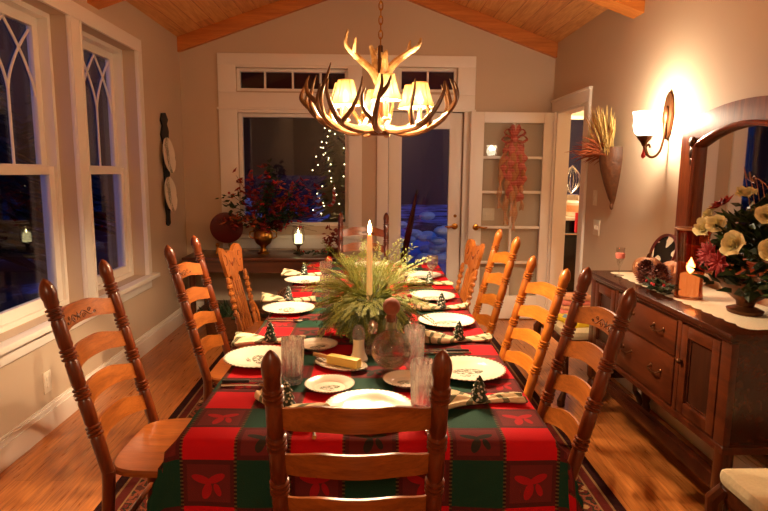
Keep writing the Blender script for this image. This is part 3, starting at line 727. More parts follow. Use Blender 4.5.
dup(ch0, (.447, 1.93, .015), pi / 2 - R(2), 'dark ladder-back chair with carved top slat in front of the sideboard doors', (1.0, 1, 1))
dup(ch0, (-.037, 4.60, .015), pi, 'ladder-back chair at the window end of the table, behind the greenery', (1, 1, 1))
honey = make_ladder('pale honey ladder-back chair in front of the cream cushioned stool', M['honey_z'], M['honey_x'], M['honey_x'], (.515, 2.727, .015), pi / 2 + R(5), (1.05, 1, .927), 'ladder-back dining chairs round the table', False)

dup(honey, (.456, 3.36, .015), pi / 2, 'honey ladder-back chair standing in front of the glazed inner door', (1.1, 1, 1))
def make_pressed(label, loc, rz):
    t = thing('pressed_back_chair', label, 'chair', loc, rz, 'pressed-back chairs with carved crests')
    seat_mb(.38, .44).build('seat', M['oak_y'], t)
    yt = lambda z: -.205 - .22 * max(0, z - .45)
    out = [(-.165, .80), (-.18, .84), (-.20, .89), (-.21, .93), (-.20, .962), (-.16, .975), (-.115, .965), (-.07, .935), (0, .945), (.07, .935), (.115, .965), (.16, .975), (.20, .962), (.21, .93), (.20, .89), (.18, .84), (.165, .80), (.13, .795), (.09, .80), (.055, .775), (.03, .755), (0, .75), (-.03, .755), (-.055, .775), (-.09, .80), (-.13, .795)]
    m = MB(); n = len(out); vs = []
    # fan from the centre so that the crest stays evenly lit
    for d in (-.011, .011):
        for x, z in out: vs.append((x, yt(z) - .02 * (1 - (x / .21) ** 2) + d, z))
    c0 = len(vs); vs += [(0, yt(.85) - .02 - .011, .85), (0, yt(.85) - .02 + .011, .85)]
    fs = [(i, (i + 1) % n, c0) for i in range(n)] + [((i + 1) % n + n, i + n, c0 + 1) for i in range(n)] + [(i, i + n, (i + 1) % n + n, (i + 1) % n) for i in range(n)]
    cr = m.add(vs, fs).build('crest_rail', M['press'], t)
    cm = MB()
    for s in (-1, 1):
        cm.tube([(s * (.03 + .09 * q) , yt(.86) - .02 * (1 - ((.03 + .09 * q) / .21) ** 2) + .0125 - .22 * (.03 * sin(q * 5)), .86 + .03 * sin(q * 5)) for q in [i / 14 for i in range(15)]], .004, 5)
        cm.tube([(s * .15 + .03 * cos(a), yt(.9) + .004 - .22 * .03 * sin(a), .9 + .03 * sin(a)) for a in [i * .5 for i in range(11)]], .004, 5)
    cm.ball((0, yt(.86) - .02 + .013, .86), .016, 8, 6, 1, .4, 1); cm.build('carving', M['oak_z'], cr)
    PP = [(0, .014), (.1, .017)] + [(q + k, r) for q in (.2, .32, .44, .56, .68, .8) for k, r in ((0, .012), (.02, .019), (.06, .019), (.08, .012))] + [(.92, .016), (1, .012)]
    for s in (-1, 1):
        m = MB().tube([(s * .18, -.235, 0), (s * .18, -.205, .45)], [.013, .018], 10); m.turned((s * .18, yt(.45), .445), (s * .19, yt(.79), .80), PP, 10); m.build('back_post', M['press'], t)
    for k in range(5):
        x = -.09 + .045 * k
        MB().turned((x * .9, yt(.45), .445), (x, yt(.77) - .016, .775), [(0, .007), (.15, .009), (.3, .006), (.5, .009), (.7, .006), (.85, .009), (1, .006)], 8).build('spindle', M['press'], t)
    for s in (-1, 1):
        MB().tube([(s * .185, yt(.6), .6), (s * .2, -.215, .56), (s * .205, -.195, .5), (s * .2, -.185, .44)], .009, 8).build('hip_rail', M['press'], t)
        MB().turned((s * .2, .19, 0), (s * .175, .16, .425), LEGP, 10).build('front_leg', M['oak_z'], t)
        MB().turned((s * .195, .175, .2), (s * .18, -.215, .2), [(0, .009), (.5, .014), (1, .009)], 8).build('stretcher', M['oak_z'], t)
    MB().turned((-.197, .18, .19), (.197, .18, .19), [(0, .009), (.5, .016), (1, .009)], 8).build('stretcher', M['oak_z'], t)
    return t
pb = make_pressed('pressed-back chair with carved crest on the window side, before the side table', (-.555, 3.62, .015), -pi / 2 - R(6)); pb.scale = (.86, 1, 1)
dup(pb, (.43, 3.93, .015), pi / 2 + R(6), 'pressed-back chair with carved crest beside the glass door end of the table', (.86, 1, 1))

# ------------------------------------------------------------------ stools
def make_stool(label, loc, rz, sx, sy):
    t = thing('upholstered_stool', label, 'stool', loc, rz, 'cream cushioned stools')
    m = MB()
    for (x, y) in ((-sx, -sy), (sx, -sy), (sx, sy), (-sx, sy)):
        ux, uy = (1 if x > 0 else -1), (1 if y > 0 else -1)
        MB().tube([(x + ux * .02, y + uy * .02, .0), (x + ux * .022, y + uy * .022, .03), (x - ux * .008, y - uy * .008, .09), (x - ux * .01, y - uy * .01, .18), (x + ux * .012, y + uy * .012, .30), (x + ux * .012, y + uy * .012, .36), (x - ux * .01, y - uy * .01, .41)], [.024, .026, .014, .017, .027, .03, .024], 10).build('cabriole_leg', M['mahog_z'], t)
    MB().box(-sx, sx, -sy, sy, .36, .425, .008).build('apron', M['mahog_x'], t)
    bm = MB(); bm.box(-sx - .012, sx + .012, -sy - .012, sy + .012, .42, .478, .026).build('cushion', M['cushion'], t)
    return t
st = make_stool('cream cushioned stool with carved legs between doorway and sideboard', (1.485, 3.78, 0), 0, .235, .285)
dup(st, (1.44, 1.52, 0), 0, 'cream cushioned stool at the near end of the sideboard, cut by the frame')
solo('printed_pack', MB().box(-.10, .10, -.13, .13, 0, .03, .004), M['pack'], 'yellow and blue printed pack lying on the cushioned stool', 'pack', (1.40, 3.72, .479), .2)
for k, (w, c) in enumerate(((.11, 'pink'), (.105, 'peach'), (.11, 'pink'), (.10, 'peach'))):
    m = MB().box(-w, w, -.07, .07, 0, .034, .014)
    solo('folded_cloth', m, M[c], '%s folded cloth, %s in the stack on the cushioned stool' % (('pink', 'lowest'), ('peach', 'second from bottom'), ('pink', 'third from bottom'), ('peach', 'topmost'))[k] if False else '%s folded cloth, %s of the stack on the cushioned stool' % (('pink', 'peach', 'pink', 'peach')[k], ('lowest', 'second from the bottom', 'third from the bottom', 'topmost')[k]), 'cloth', (1.47, 3.975, .479 + k * .0345), .03 * (-1) ** k, 'folded cloths on the stool')

# ------------------------------------------------------------------ table settings
ZT = TZ + .0015
def plate_mb(r):
    return MB().lathe([(.001, .0), (r * .55, 0), (r * .6, .003), (r * .7, .008), (r * .98, .018), (r, .0195), (r, .0215), (r * .97, .021), (r * .7, .012), (r * .62, .006), (.001, .0055)], n=56)
pl_me = None
def plate(x, y, label, small=False, rz=0):
    global pl_me
    r = .082 if small else .133
    return solo('bread_plate' if small else 'dinner_plate', plate_mb(r), M['saucer' if small else 'plate'], label, 'plate', (x, y, ZT), rz, 'small holiday plates' if small else 'holiday dinner plates')
plate(-.40, 2.11, 'dinner plate on the window side, beside the dark-handled cutlery', rz=-1.2)
plate(-.40, 2.90, 'dinner plate on the window side, middle of that row', rz=-1.5)
plate(-.40, 3.68, 'dinner plate on the window side, third from the near end', rz=-1.5)
plate(.358, 1.975, 'dinner plate on the sideboard side, nearest to the near-end chair'.replace('nearest', 'closest').replace('closest to', 'next to'), rz=.1)
plate(.372, 2.655, 'dinner plate on the sideboard side, second from the near end', rz=.3)
plate(.365, 3.21, 'dinner plate on the sideboard side, third from the near end', rz=.3)
plate(.37, 3.88, 'dinner plate on the sideboard side, beside the pressed-back chair', rz=.3)
plate(.006, 1.635, 'dinner plate in front of the near-end chair', rz=0)
plate(.03, 4.33, 'dinner plate at the window end of the table behind the greenery', rz=0)
plate(-.122, 1.825, 'small plate between butter dish and near-end dinner plate', True, .3)
plate(-.20, 2.27, 'small plate beside the butter dish, near the window-side tumbler', True, .5)
plate(.135, 1.87, 'small plate behind the cut-glass tumbler by the decanter', True)
plate(.12, 2.60, 'small plate under the overhanging greenery on the sideboard side', True)
def napkin_mb(seed):
    rn = random.Random(seed); m = MB(); n = 26; k = 40; L = .14; vs = []
    ph = rn.uniform(0, 6); big = -1
    for i in range(n + 1):
        t = -1 + 2 * i / n; b = abs(t)
        w = .012 + (.062 * b ** .8 if t < 0 else .022 * b ** .7); h = .008 + (.016 * b ** .8 if t < 0 else .006 * b)
        if b > .86: w *= 1 - (b - .86) * 2.0
        for q in range(k):
            a = 2 * pi * q / k; f = .55 * min(1, b * 2.2)
            lift = 1 + f * sin(q * 2 * pi / k * 7 + ph + t * 2.2) * .55
            x = t * L * (1 + .05 * sin(a * 2 + ph)); y = .025 * sin(t * 2.1 + ph) * b + w * cos(a); z = max(.0004, h * (1 + sin(a) * (lift if sin(a) > 0 else .95)))
            vs.append((x, y, z))
    fs = [(i * k + q, i * k + (q + 1) % k, (i + 1) * k + (q + 1) % k, (i + 1) * k + q) for i in range(n) for q in range(k)] + [tuple(range(k - 1, -1, -1)), tuple(n * k + q for q in range(k))]
    return m.add(vs, fs)
def tree_ring_mb():
    m = MB().lathe([(.001, .0), (.02, 0), (.03, .006), (.033, .012), (.02, .032), (.028, .036), (.016, .056), (.022, .06), (.011, .078), (.014, .081), (.003, .098), (.001, .1)], (0, 0, .006), 16)
    m.lathe([(.0195, -.009), (.0225, -.009), (.0225, .009), (.0195, .009), (.0195, -.009)], (0, 0, .022), 16, axis='x'); return m
def napset(x, y, rz, where, seed, dz=0, hang=0):
    solo('cloth_napkin', napkin_mb(seed), M['napkin'], 'cream green-striped napkin in a tree ring, ' + where, 'napkin', (x, y, ZT), rz, 'striped napkins')
    dx, dy = -sin(rz), cos(rz)
    solo('napkin_ring', tree_ring_mb().xf(Matrix.Translation((0, 0, .003)) @ Matrix.Diagonal((.88, .88, .84, 1))), M['tree_ring'], 'white-dotted green tree napkin ring, ' + where, 'napkin ring', (x, y, ZT), rz, 'christmas tree napkin rings')
napset(-.40, 2.335, .04, 'beside the first window-side plate', 1)
napset(-.43, 3.11, -.05, 'beside the second window-side plate', 2)
napset(-.43, 3.90, 0, 'beside the third window-side plate', 3)
napset(.345, 1.70, .12, 'before the first sideboard-side plate', 4)
napset(.385, 2.36, .25, 'between first and second sideboard-side plates', 5)
napset(.385, 2.94, .1, 'between second and third sideboard-side plates', 6)
napset(.39, 3.60, 0, 'between third and fourth sideboard-side plates', 7)
napset(-.24, 1.655, pi / 2 + .75, 'beside the near-end plate, half behind the chair post', 8)
def tumbler_mb(h=.155, r=.037):
    m = MB(); n = 48; prof_o = [(r * .80, 0), (r * .84, .006), (r * .90, .05), (r * .96, h * .6), (r, h - .012), (r, h)]
    vs = []
    for i, (rr, z) in enumerate(prof_o):
        for k in range(n):
            d = .0 if (z > h - .012 or z < .003) else .0018 * cos(2 * pi * k / 4) * (1 if z > .06 else 1.3)
            a = 2 * pi * k / n + (.35 * (z / .05) if z < .051 else .35) * .3
            vs.append(((rr + d) * cos(a), (rr + d) * sin(a), z))
    prof_i = [(r - .003, h), (r * .92, h * .6), (r * .82, .03), (r * .6, .016), (.001, .014)]
    for rr, z in prof_i:
        for k in range(n):
            a = 2 * pi * k / n; vs.append((rr * cos(a), rr * sin(a), z))
    N = len(prof_o) + len(prof_i)
    fs = [(i * n + k, i * n + (k + 1) % n, (i + 1) * n + (k + 1) % n, (i + 1) * n + k) for i in range(N - 1) for k in range(n)] + [tuple(range(n - 1, -1, -1))]
    return m.add(vs, fs)
for x, y, lab in ((-.25, 1.885, 'cut-glass tumbler on the window side beside the butter dish'), (.165, 1.645, 'cut-glass tumbler right behind the near-end chair post by the decanter'), (.172, 2.035, 'cut-glass tumbler beside the decanter, the one further from the near end')):
    lab = lab.replace('right behind', 'just behind')
    solo('cut_glass_tumbler', tumbler_mb(), M['crystal'], lab, 'glass', (x, y, ZT), 0, 'cut-glass tumblers', 20)
def goblet_mb():
    return MB().lathe([(.001, 0), (.034, 0), (.034, .003), (.008, .008), (.005, .02), (.005, .065), (.012, .075), (.032, .095), (.038, .125), (.036, .165), (.034, .165), (.036, .125), (.030, .098), (.01, .08), (.001, .078)], n=28)
for x, y, lab in ((-.255, 3.50, 'stemmed glass on the window side near the third plate'), (-.215, 3.02, 'stemmed glass on the window side beside the greenery'), (.425, 3.76, 'stemmed glass on the sideboard side near the pressed-back chair'), (.17, 3.15, 'stemmed glass half behind the greenery on the sideboard side')):
    solo('goblet', goblet_mb(), M['crystal'], lab, 'glass', (x, y, ZT), 0, 'stemmed glasses')
# cutlery
def knife_mb(): return MB().box(-.045, .045, -.0065, .0065, .002, .012, .003), MB().prism([(.045, -.006), (.13, -.009), (.15, -.004), (.155, .004), (.13, .006), (.045, .006)], .004, .007, 'xy')
def cutl(kind, x, y, rz, lab, hm='black_handle'):
    t = thing(kind, lab, kind.replace('table_', '').replace('dinner_', ''), (x, y, ZT), rz, 'cutlery on the cloth')
    if kind == 'dinner_knife':
        a, b = knife_mb(); a.build('handle', M[hm], t); b.build('blade', M['silver'], t)
    elif kind == 'dinner_fork':
        MB().box(-.05, .05, -.006, .006, .002, .011, .003).build('handle', M[hm], t)
        f = MB().tube([(.05, 0, .006), (.085, 0, .005), (.1, 0, .006)], [.004, .004, .006], 6)
        f.box(.098, .115, -.011, .011, .004, .007)
        for k in range(4): f.box(.113, .152, -.011 + k * .0064, -.0082 + k * .0064, .004, .007)
        f.build('tines', M['silver'], t)
    else:
        MB().tube([(-.05, 0, .004), (.02, 0, .006), (.07, 0, .005)], [.006, .004, .003], 8).build('handle', M['silver'], t)
        MB().ball((.092, 0, .007), .024, 14, 8, 1, .65, .25).build('bowl', M['silver'], t)
cutl('dinner_knife', -.44, 1.88, .02, 'dark-handled knife beside the first window-side plate')
cutl('dinner_spoon', -.43, 1.845, .0, 'silver spoon in front of the dark-handled knife, window side')
cutl('dinner_knife', -.43, 2.715, .02, 'silver knife beside the second window-side plate', 'silver')
cutl('dinner_spoon', -.42, 2.685, .0, 'silver spoon beside the second window-side plate')
cutl('dinner_knife', -.42, 3.49, .02, 'silver knife beside the third window-side plate', 'silver')
cutl('dinner_fork', .36, 2.19, pi, 'silver fork behind the first sideboard-side plate', 'silver')
cutl('dinner_knife', .36, 2.22, pi, 'dark-handled knife behind the first sideboard-side plate')
cutl('dinner_spoon', -.145, 1.515, pi / 2 + .1, 'silver spoon beside the near-end plate')
cutl('dinner_knife', .165, 1.53, pi / 2, 'silver knife beside the near-end plate', 'silver')
# butter
BR = -R(30)
bd = solo('butter_dish', MB().lathe([(.001, 0), (.07, 0), (.078, .004), (.105, .013), (.105, .016), (.08, .009), (.001, .007)], n=48, sy=.62), M['saucer'], 'long oval holiday dish holding a stick of butter', 'dish', (-.095, 2.04, ZT), BR)
solo('butter_stick', MB().box(-.065, .065, -.017, .017, 0, .032, .004), M['butter'], 'stick of yellow butter on the oval dish', 'butter', (-.085, 2.035, ZT + .009), BR)
t = thing('butter_knife', 'butter spreader with tan handle resting on the oval dish', 'knife', (-.145, 2.075, ZT + .02), BR + .1)
MB().tube([(-.06, 0, .012), (-.02, 0, .009), (.02, 0, .003)], [.0075, .008, .006], 8).build('handle', M['tan'], t); MB().ball((.045, 0, .0), .03, 10, 6, 1, .3, .08).build('blade', M['silver'], t)
# salt and pepper
for x, y, lab, c in ((-.032, 2.115, 'white salt shaker beside the decanter', 'salt'), (.022, 2.20, 'second shaker, glass, standing between salt shaker and greenery stand', 'clear')):
    t = thing('salt_shaker' if c == 'salt' else 'pepper_shaker', lab, 'shaker', (x, y, ZT))
    MB().lathe([(.001, 0), (.034, 0), (.036, .008), (.024, .03), (.021, .06), (.022, .085), (.001, .085)], n=24).build('body', M['salt' if c == 'salt' else 'crystal'], t)
    MB().lathe([(.0225, .085), (.0235, .09), (.023, .12), (.012, .137), (.001, .139)], n=24).build('cap', M['crystal' if c == 'salt' else 'silver'], t)
# decanter
t = thing('decanter', 'round glass decanter half full of water with a ball stopper', 'decanter', (.085, 1.99, ZT))
sph = [(.001, 0), (.035, 0), (.034, .008), (.03, .012)] + [(.071 * sin(a), .082 - .071 * cos(a)) for a in [R(25 + i * 9) for i in range(15)]] + [(.020, .155), (.0195, .19), (.024, .2)]
MB().lathe(sph + [(.021, .2), (.0165, .19), (.017, .155)] + [(.0675 * sin(a), .082 - .0675 * cos(a)) for a in [R(160 - i * 9) for i in range(16)]] + [(.001, .0155)], n=40).build('bottle', M['decanter'], t)
MB().lathe([(.001, .0165)] + [(.0665 * sin(a), .082 - .0665 * cos(a)) for a in [R(25 + i * 6) for i in range(11)]] + [(.001, .082 - .0665 * cos(R(85)))], n=36).build('water', M['water'], t)
MB().ball((0, 0, .238), .031, 20, 12).lathe([(.001, .185), (.016, .185), (.017, .212), (.001, .212)], n=16).build('stopper', M['cork'], t)
# centrepiece
def sprig(m, p, d, L, rn, n=16, w=.011, nl=.03):
    d = Vector(d).normalized(); p = Vector(p); side = d.orthogonal().normalized()
    pts = []; q = p.copy(); dd = d.copy()
    for i in range(n):
        q = q + dd * L / n; dd = (dd + Vector((0, 0, -.035))).normalized(); pts.append(q.copy())
        for s in range(3):
            a = rn.uniform(0, 2 * pi); o = (Matrix.Rotation(a, 3, dd) @ dd.orthogonal().normalized())
            e = q + (o * .75 + dd * .8) * nl * (1 - .5 * i / n) * rn.uniform(.7, 1.2); wv = dd.cross(o).normalized() * w * .16
            m.add([q - wv, q + wv, e + wv * .3, e - wv * .3], [(0, 1, 2, 3)])
    m.tube([p, pts[n // 2], pts[-1]], [.002, .0016, .0008], 4)
cp = thing('evergreen_centrepiece', 'cedar and fir greenery arrangement on a glass stand mid-table', 'centrepiece', (.012, 2.38, ZT))
MB().lathe([(.001, 0), (.05, 0), (.05, .005), (.012, .014), (.009, .03), (.012, .05), (.009, .075), (.02, .095), (.055, .115), (.07, .15), (.066, .15), (.05, .118), (.001, .105)], n=32).build('glass_stand', M['crystal'], cp)
MB().lathe([(.001, .12), (.05, .125), (.062, .15), (.055, .18), (.03, .17), (.001, .172)], n=20).build('foam', M['fir'], cp)
def frond(m, p, d, L, rn, n=15):
    """flat cedar frond: a drooping stem with paired side branchlets"""
    d = Vector(d).normalized(); side = d.cross(Vector((0, 0, 1))); side = side.normalized() if side.length > .1 else Vector((1, 0, 0))
    side = (Matrix.Rotation(rn.uniform(-1.0, 1.0), 3, d) @ side); q = Vector(p); pts = [q.copy()]
    for i in range(n):
        q = q + d * L / n; d = (d + Vector((0, 0, -.05))).normalized(); q.z = max(q.z, .012); pts.append(q.copy())
        if i < 3: continue
        t = i / n; bl = (L * .20 * (1 - t) ** .6 + .012) * rn.uniform(.6, 1.25)
        for sg in (-1, 1):
            e = q + (side * sg * .8 + d * .75).normalized() * bl * rn.uniform(.75, 1.15); up = side.cross(d).normalized() * .003; w = d * .0026
            e.z = max(e.z, .006); mid = q.lerp(e, .5) + up
            m.add([q, mid + w, e, mid - w], [(0, 1, 2, 3)])
            for k2 in (.35, .65):
                b = q.lerp(e, k2); f = b + (d * .8 + side * sg * .15) * bl * .45; f.z = max(f.z, .006); m.add([b, b.lerp(f, .5) + side * .003, f, b.lerp(f, .5) - side * .003], [(0, 1, 2, 3)])
    m.tube([pts[0], pts[n // 2], pts[-1]], [.002, .0016, .0008], 4)
rn = random.Random(21); g1, g2 = MB(), MB()
for k in range(60):
    a = rn.uniform(0, 2 * pi); el = rn.uniform(.25, .8); frond(g1 if k % 3 else g2, (cos(a) * .03, sin(a) * .03, .18), (cos(a) * cos(el), sin(a) * cos(el), sin(el)), rn.uniform(.05, .10), rn, 9)
for k in range(250):
    a = rn.uniform(0, 2 * pi); el = (rn.uniform(-.55, .1), rn.uniform(0, .8), rn.uniform(.5, 1.3))[k % 3]; L = rn.uniform(.13, .215)
    if sin(a) < .15: el = min(el, rn.uniform(-.5, .42)); L *= .9
    else: el = min(el, 1.25); L *= 1.32
    aw = a + rn.uniform(-.5, .5); d = (cos(aw) * cos(el), sin(aw) * cos(el), sin(el)); p = (cos(a) * .045, sin(a) * .045, .165 + .03 * sin(el))
    frond(g1 if (el > .1 or rn.random() < .4) else g2, p, d, L, rn)
g1.build('cedar_sprays', M['needles'], cp, 0); g2.build('fir_sprays', M['fir'], cp, 0)
for k in range(3):
    MB().ball((.12 + .02 * k, -.06 + .035 * (k % 2), .175 + .014 * k), .011, 10, 8).build('berry', M['red'], cp)
t = thing('taper_candle', 'lit cream taper candle standing in the greenery', 'candle', (.008, 2.36, .955))
MB().lathe([(.001, -.03), (.0125, -.03), (.0115, .2), (.009, .245), (.005, .25), (.001, .248)], n=18).build('wax', M['cream'], t)
MB().lathe([(.001, .25), (.006, .258), (.0085, .27), (.006, .287), (.002, .302), (.001, .306)], n=12).build('flame', M['flame'], t)
MB().tube([(0, 0, .245), (.001, 0, .258)], .0012, 5).build('wick', M['black'], t)
for x, y, c in ((-.30, 4.42, 'first'), (-.16, 4.44, 'second')):
    t = thing('glass_ornament', 'red ball ornament at the window end of the table, %s' % ('near its corner' if c == 'first' else 'beside the end plate'), 'ornament', (x, y, ZT), 0, 'red ball ornaments on the table')
    MB().ball((0, 0, .03), .03, 16, 10).build('ball', M['red'], t); MB().lathe([(.001, .058), (.008, .058), (.008, .068), (.001, .068)], n=10).build('cap', M['brass'], t)
m = MB(); rn = random.Random(8)
for k in range(26): sprig(m, (rn.uniform(-.12, .12), rn.uniform(-.03, .03), .012), (rn.uniform(-1, 1), rn.uniform(-1, 1), rn.uniform(.1, .7)), rn.uniform(.06, .1), rn, 9, .014, .022)
solo('evergreen_garland', m, M['fir'], 'small fir bunch at the window end of the table', 'greenery', (-.2, 4.36, ZT), .2, None, 0)

# ------------------------------------------------------------------ chandelier
CH = thing('antler_chandelier', 'antler chandelier with six lit parchment shades hanging over the table', 'chandelier', (.058, 2.92, 0))
hub = MB().lathe([(.001, 1.635), (.045, 1.637), (.06, 1.655), (.05, 1.68), (.02, 1.69), (.016, 1.80), (.022, 1.83), (.014, 1.86), (.012, 2.06), (.001, 2.07)], n=20)
hub.build('hub', M['bronze'], CH)
cm = MB(); z = 2.06; k = 0
while z < roof(.058) - .03:
    a = k % 2; pts = []
    for i in range(13):
        q = 2 * pi * i / 12; u, w = .0095 * cos(q), .021 * sin(q); pts.append((u if a else 0, 0 if a else u, z + .02 + w))
    cm.tube(pts, .0032, 6, False); z += .033; k += 1
cm.build('chain', M['brass'], CH); MB().lathe([(.001, -.06), (.02, -.055), (.055, -.01), (.06, .0), (.001, .0)], (0, 0, roof(.058) - .0), 20).build('ceiling_canopy', M['bronze'], CH)
def crv(ps, n=18):
    """Catmull-Rom through ps"""
    ps = [Vector(p) for p in ps]; P = [ps[0]] + ps + [ps[-1]]; out = []; segs = len(ps) - 1
    for s in range(segs):
        a, b, c, d = P[s], P[s + 1], P[s + 2], P[s + 3]
        for i in range(n // segs + 1):
            t = i / (n // segs + 1); out.append(.5 * ((2 * b) + (-a + c) * t + (2 * a - 5 * b + 4 * c - d) * t * t + (-a + 3 * b - 3 * c + d) * t ** 3))
    out.append(ps[-1]); return out
def antler(a0, swirl, R1, ztip, rn, tines=3):
    m = MB()
    def P(r, z, da): return (r * cos(a0 + da), r * sin(a0 + da), z)
    main = crv([P(.03, 1.675, 0), P(.13, 1.655 + rn.uniform(-.01, .01), swirl * .25), P(.235, 1.672, swirl * .55), P(.325, 1.735, swirl * .8), P(R1, ztip - .06, swirl * .95), P(R1 - .012, ztip, swirl)], 30)
    N = len(main); m.tube(main, [.021 * (1 - .82 * (i / (N - 1)) ** 1.3) for i in range(N)], 9)
    for q, h, da, dr in ((.40, .19, -.26, -.01), (.56, .19, .22, .03), (.72, .12, -.18, .03))[:tines]:
        b = main[int(q * (N - 1))]; r = sqrt(b.x ** 2 + b.y ** 2); aa = math.atan2(b.y, b.x)
        hh = h * rn.uniform(.85, 1.2); dd = da * rn.uniform(.7, 1.2)
        tn = crv([b, (( r + dr * .7 + .015) * cos(aa + dd * .5), (r + dr * .7 + .015) * sin(aa + dd * .5), b.z + hh * .35), ((r + dr) * cos(aa + dd), (r + dr) * sin(aa + dd), b.z + hh * .75), ((r + dr - .015) * cos(aa + dd * 1.1), (r + dr - .015) * sin(aa + dd * 1.1), b.z + hh)], 15)
        n2 = len(tn); m.tube(tn, [.014 * (1 - .85 * (i / (n2 - 1)) ** 1.2) for i in range(n2)], 8)
    return m
rn = random.Random(4)
for k in range(6):
    a = 2 * pi * k / 6 + .1 if k not in (4, 5) else (pi * 1.12 if k == 4 else -.12 * pi)
    antler(a, .55 if k % 2 else -.4, .352 + rn.uniform(-.015, .012), 1.85 + rn.uniform(-.03, .03), rn, 3).build('antler', M['antler_shaded' if sin(a) < .2 else 'antler'], CH)  # antlers towards the camera get the painted-in shade colour
for main, brs in (([(0, -.04, 1.665), (-.01, -.16, 1.655), (-.03, -.28, 1.675), (-.02, -.31, 1.75), (.0, -.315, 1.83), (.0, -.31, 1.88)], [[(-.01, -.313, 1.79), (.025, -.315, 1.83), (.04, -.31, 1.875)], [(-.028, -.285, 1.68), (-.075, -.28, 1.73), (-.085, -.27, 1.79), (-.07, -.265, 1.83)]]),
                  ([(-.03, -.03, 1.665), (-.10, -.13, 1.655), (-.18, -.21, 1.68), (-.225, -.23, 1.75), (-.245, -.23, 1.82), (-.24, -.225, 1.87)], [[(-.18, -.21, 1.68), (-.13, -.245, 1.74), (-.095, -.25, 1.82), (-.085, -.245, 1.88)]]),
                  ([(.03, -.03, 1.665), (.10, -.12, 1.655), (.19, -.18, 1.68), (.25, -.2, 1.75), (.285, -.2, 1.82), (.29, -.19, 1.87)], [[(.15, -.15, 1.67), (.135, -.2, 1.74), (.15, -.21, 1.82), (.155, -.2, 1.88)]])):
    m = MB(); c = crv(main, 30); N = len(c); m.tube(c, [.020 * (1 - .8 * (i / (N - 1)) ** 1.3) for i in range(N)], 9)
    for b in brs:
        c = crv(b, 18); N = len(c); m.tube(c, [.0135 * (1 - .82 * (i / (N - 1)) ** 1.2) for i in range(N)], 8)
    m.build('antler', M['antler_shaded'], CH)
def crown(pts, tine, m=None):
    m = MB(); c = crv(pts, 24); N = len(c); m.tube(c, [.022 * (1 - .8 * (i / (N - 1)) ** 1.4) for i in range(N)], 9)
    t = crv([c[int(N * .58)]] + tine, 12); n2 = len(t); m.tube(t, [.014 * (1 - .8 * i / (n2 - 1)) for i in range(n2)], 8); return m
for pts, tine in (([(-.005, 0, 1.88), (-.04, -.02, 1.94), (-.11, -.03, 2.0), (-.165, -.03, 2.06), (-.158, -.02, 2.13)], [(-.125, -.04, 2.05), (-.118, -.045, 2.09)]),
                  ([(.005, 0, 1.87), (.05, -.01, 1.96), (.12, -.01, 2.02), (.18, -.01, 2.06), (.195, 0, 2.10)], [(.14, .0, 2.065), (.145, 0, 2.09)]),
                  ([(0, .01, 1.88), (-.02, .03, 1.96), (-.03, .06, 2.02), (-.045, .08, 2.07), (-.05, .08, 2.08)], [(-.02, .07, 2.05), (-.015, .08, 2.07)]),
                  ([(0, -.01, 1.88), (.02, -.02, 1.95), (.02, -.05, 1.99), (.025, -.06, 2.02), (.025, -.06, 2.03)], [(.01, -.05, 2.0), (.005, -.06, 2.02)])):
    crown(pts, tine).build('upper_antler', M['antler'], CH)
LAMPS = []
for k in range(6):
    a = -pi / 2 + .12 + k * pi / 3; r = .205; x, y = r * cos(a), r * sin(a); dz = -.008 if k % 2 else .008
    s = MB(); n = 32; vs = []
    pr = [(.069, 1.776 + dz), (.06, 1.80 + dz), (.048, 1.84 + dz), (.036, 1.887 + dz)]
    s.lathe(pr, (x, y, 0), n); s.f = [f for f in s.f if len(f) == 4]
    sh = s.build('lamp_shade', M['shade'], CH)
    rb = MB()
    for q in range(6):
        b = 2 * pi * q / 6; rb.tube([(x + rr * 1.01 * cos(b), y + rr * 1.01 * sin(b), zz) for rr, zz in pr], .0016, 5)
    for rr, zz in (pr[0], pr[-1]): rb.tube([(x + rr * cos(2 * pi * i / 24), y + rr * sin(2 * pi * i / 24), zz) for i in range(25)], .0022, 5, False)
    rb.build('shade_ribs', M['tan'], sh)
    MB().lathe([(.001, 1.69), (.018, 1.692), (.022, 1.70), (.012, 1.706), (.011, 1.775 + dz), (.001, 1.776 + dz)], (x, y, 0), 14).build('candle_sleeve', M['cream'], CH)
    MB().lathe([(.001, 1.776 + dz), (.012, 1.785 + dz), (.016, 1.805 + dz), (.008, 1.835 + dz), (.001, 1.85 + dz)], (x, y, 0), 12).build('bulb', M['bulb'], CH)
    LAMPS.append((x + .058, y + 2.92, 1.81 + dz))

# ------------------------------------------------------------------ console under the back window
CZ = .685
cn = thing('console_table', 'dark wooden side table under the big back window', 'table', (-.96, 5.44, 0))
MB().box(-.70, .70, -.27, .27, CZ - .03, CZ, .006).build('top', M['mahog_x'], cn); MB().box(-.66, .66, -.24, .25, CZ - .14, CZ - .03).build('apron', M['mahog_x'], cn, 0)
for x in (-.63, .63):
    for y in (-.21, .22): MB().lathe([(.022, 0), (.03, .03), (.02, .06), (.026, .2), (.03, CZ - .16), (.03, CZ - .1)], (x, y, 0), 12).build('leg', M['mahog_z'], cn)
MB().box(-.6, .6, -.2, .22, .16, .19).build('shelf', M['mahog_x'], cn, 0)
t = thing('round_plate', 'burgundy round plate propped on the side table', 'plate', (-1.33, 5.47, CZ), R(8))
m = MB().lathe([(.001, -.006), (.1, -.006), (.15, -.016), (.153, -.012), (.1, .0), (.001, .0)], n=48, axis='y'); m.xf(Matrix.Translation((0, .03, .235)) @ Matrix.Rotation(R(12), 4, 'X')); m.build('disc', M['burg'], t)
pst = thing('plate_stand', 'small gilded stand holding the burgundy plate on the side table', 'stand', (-1.33, 5.45, CZ), R(8))
m = MB()
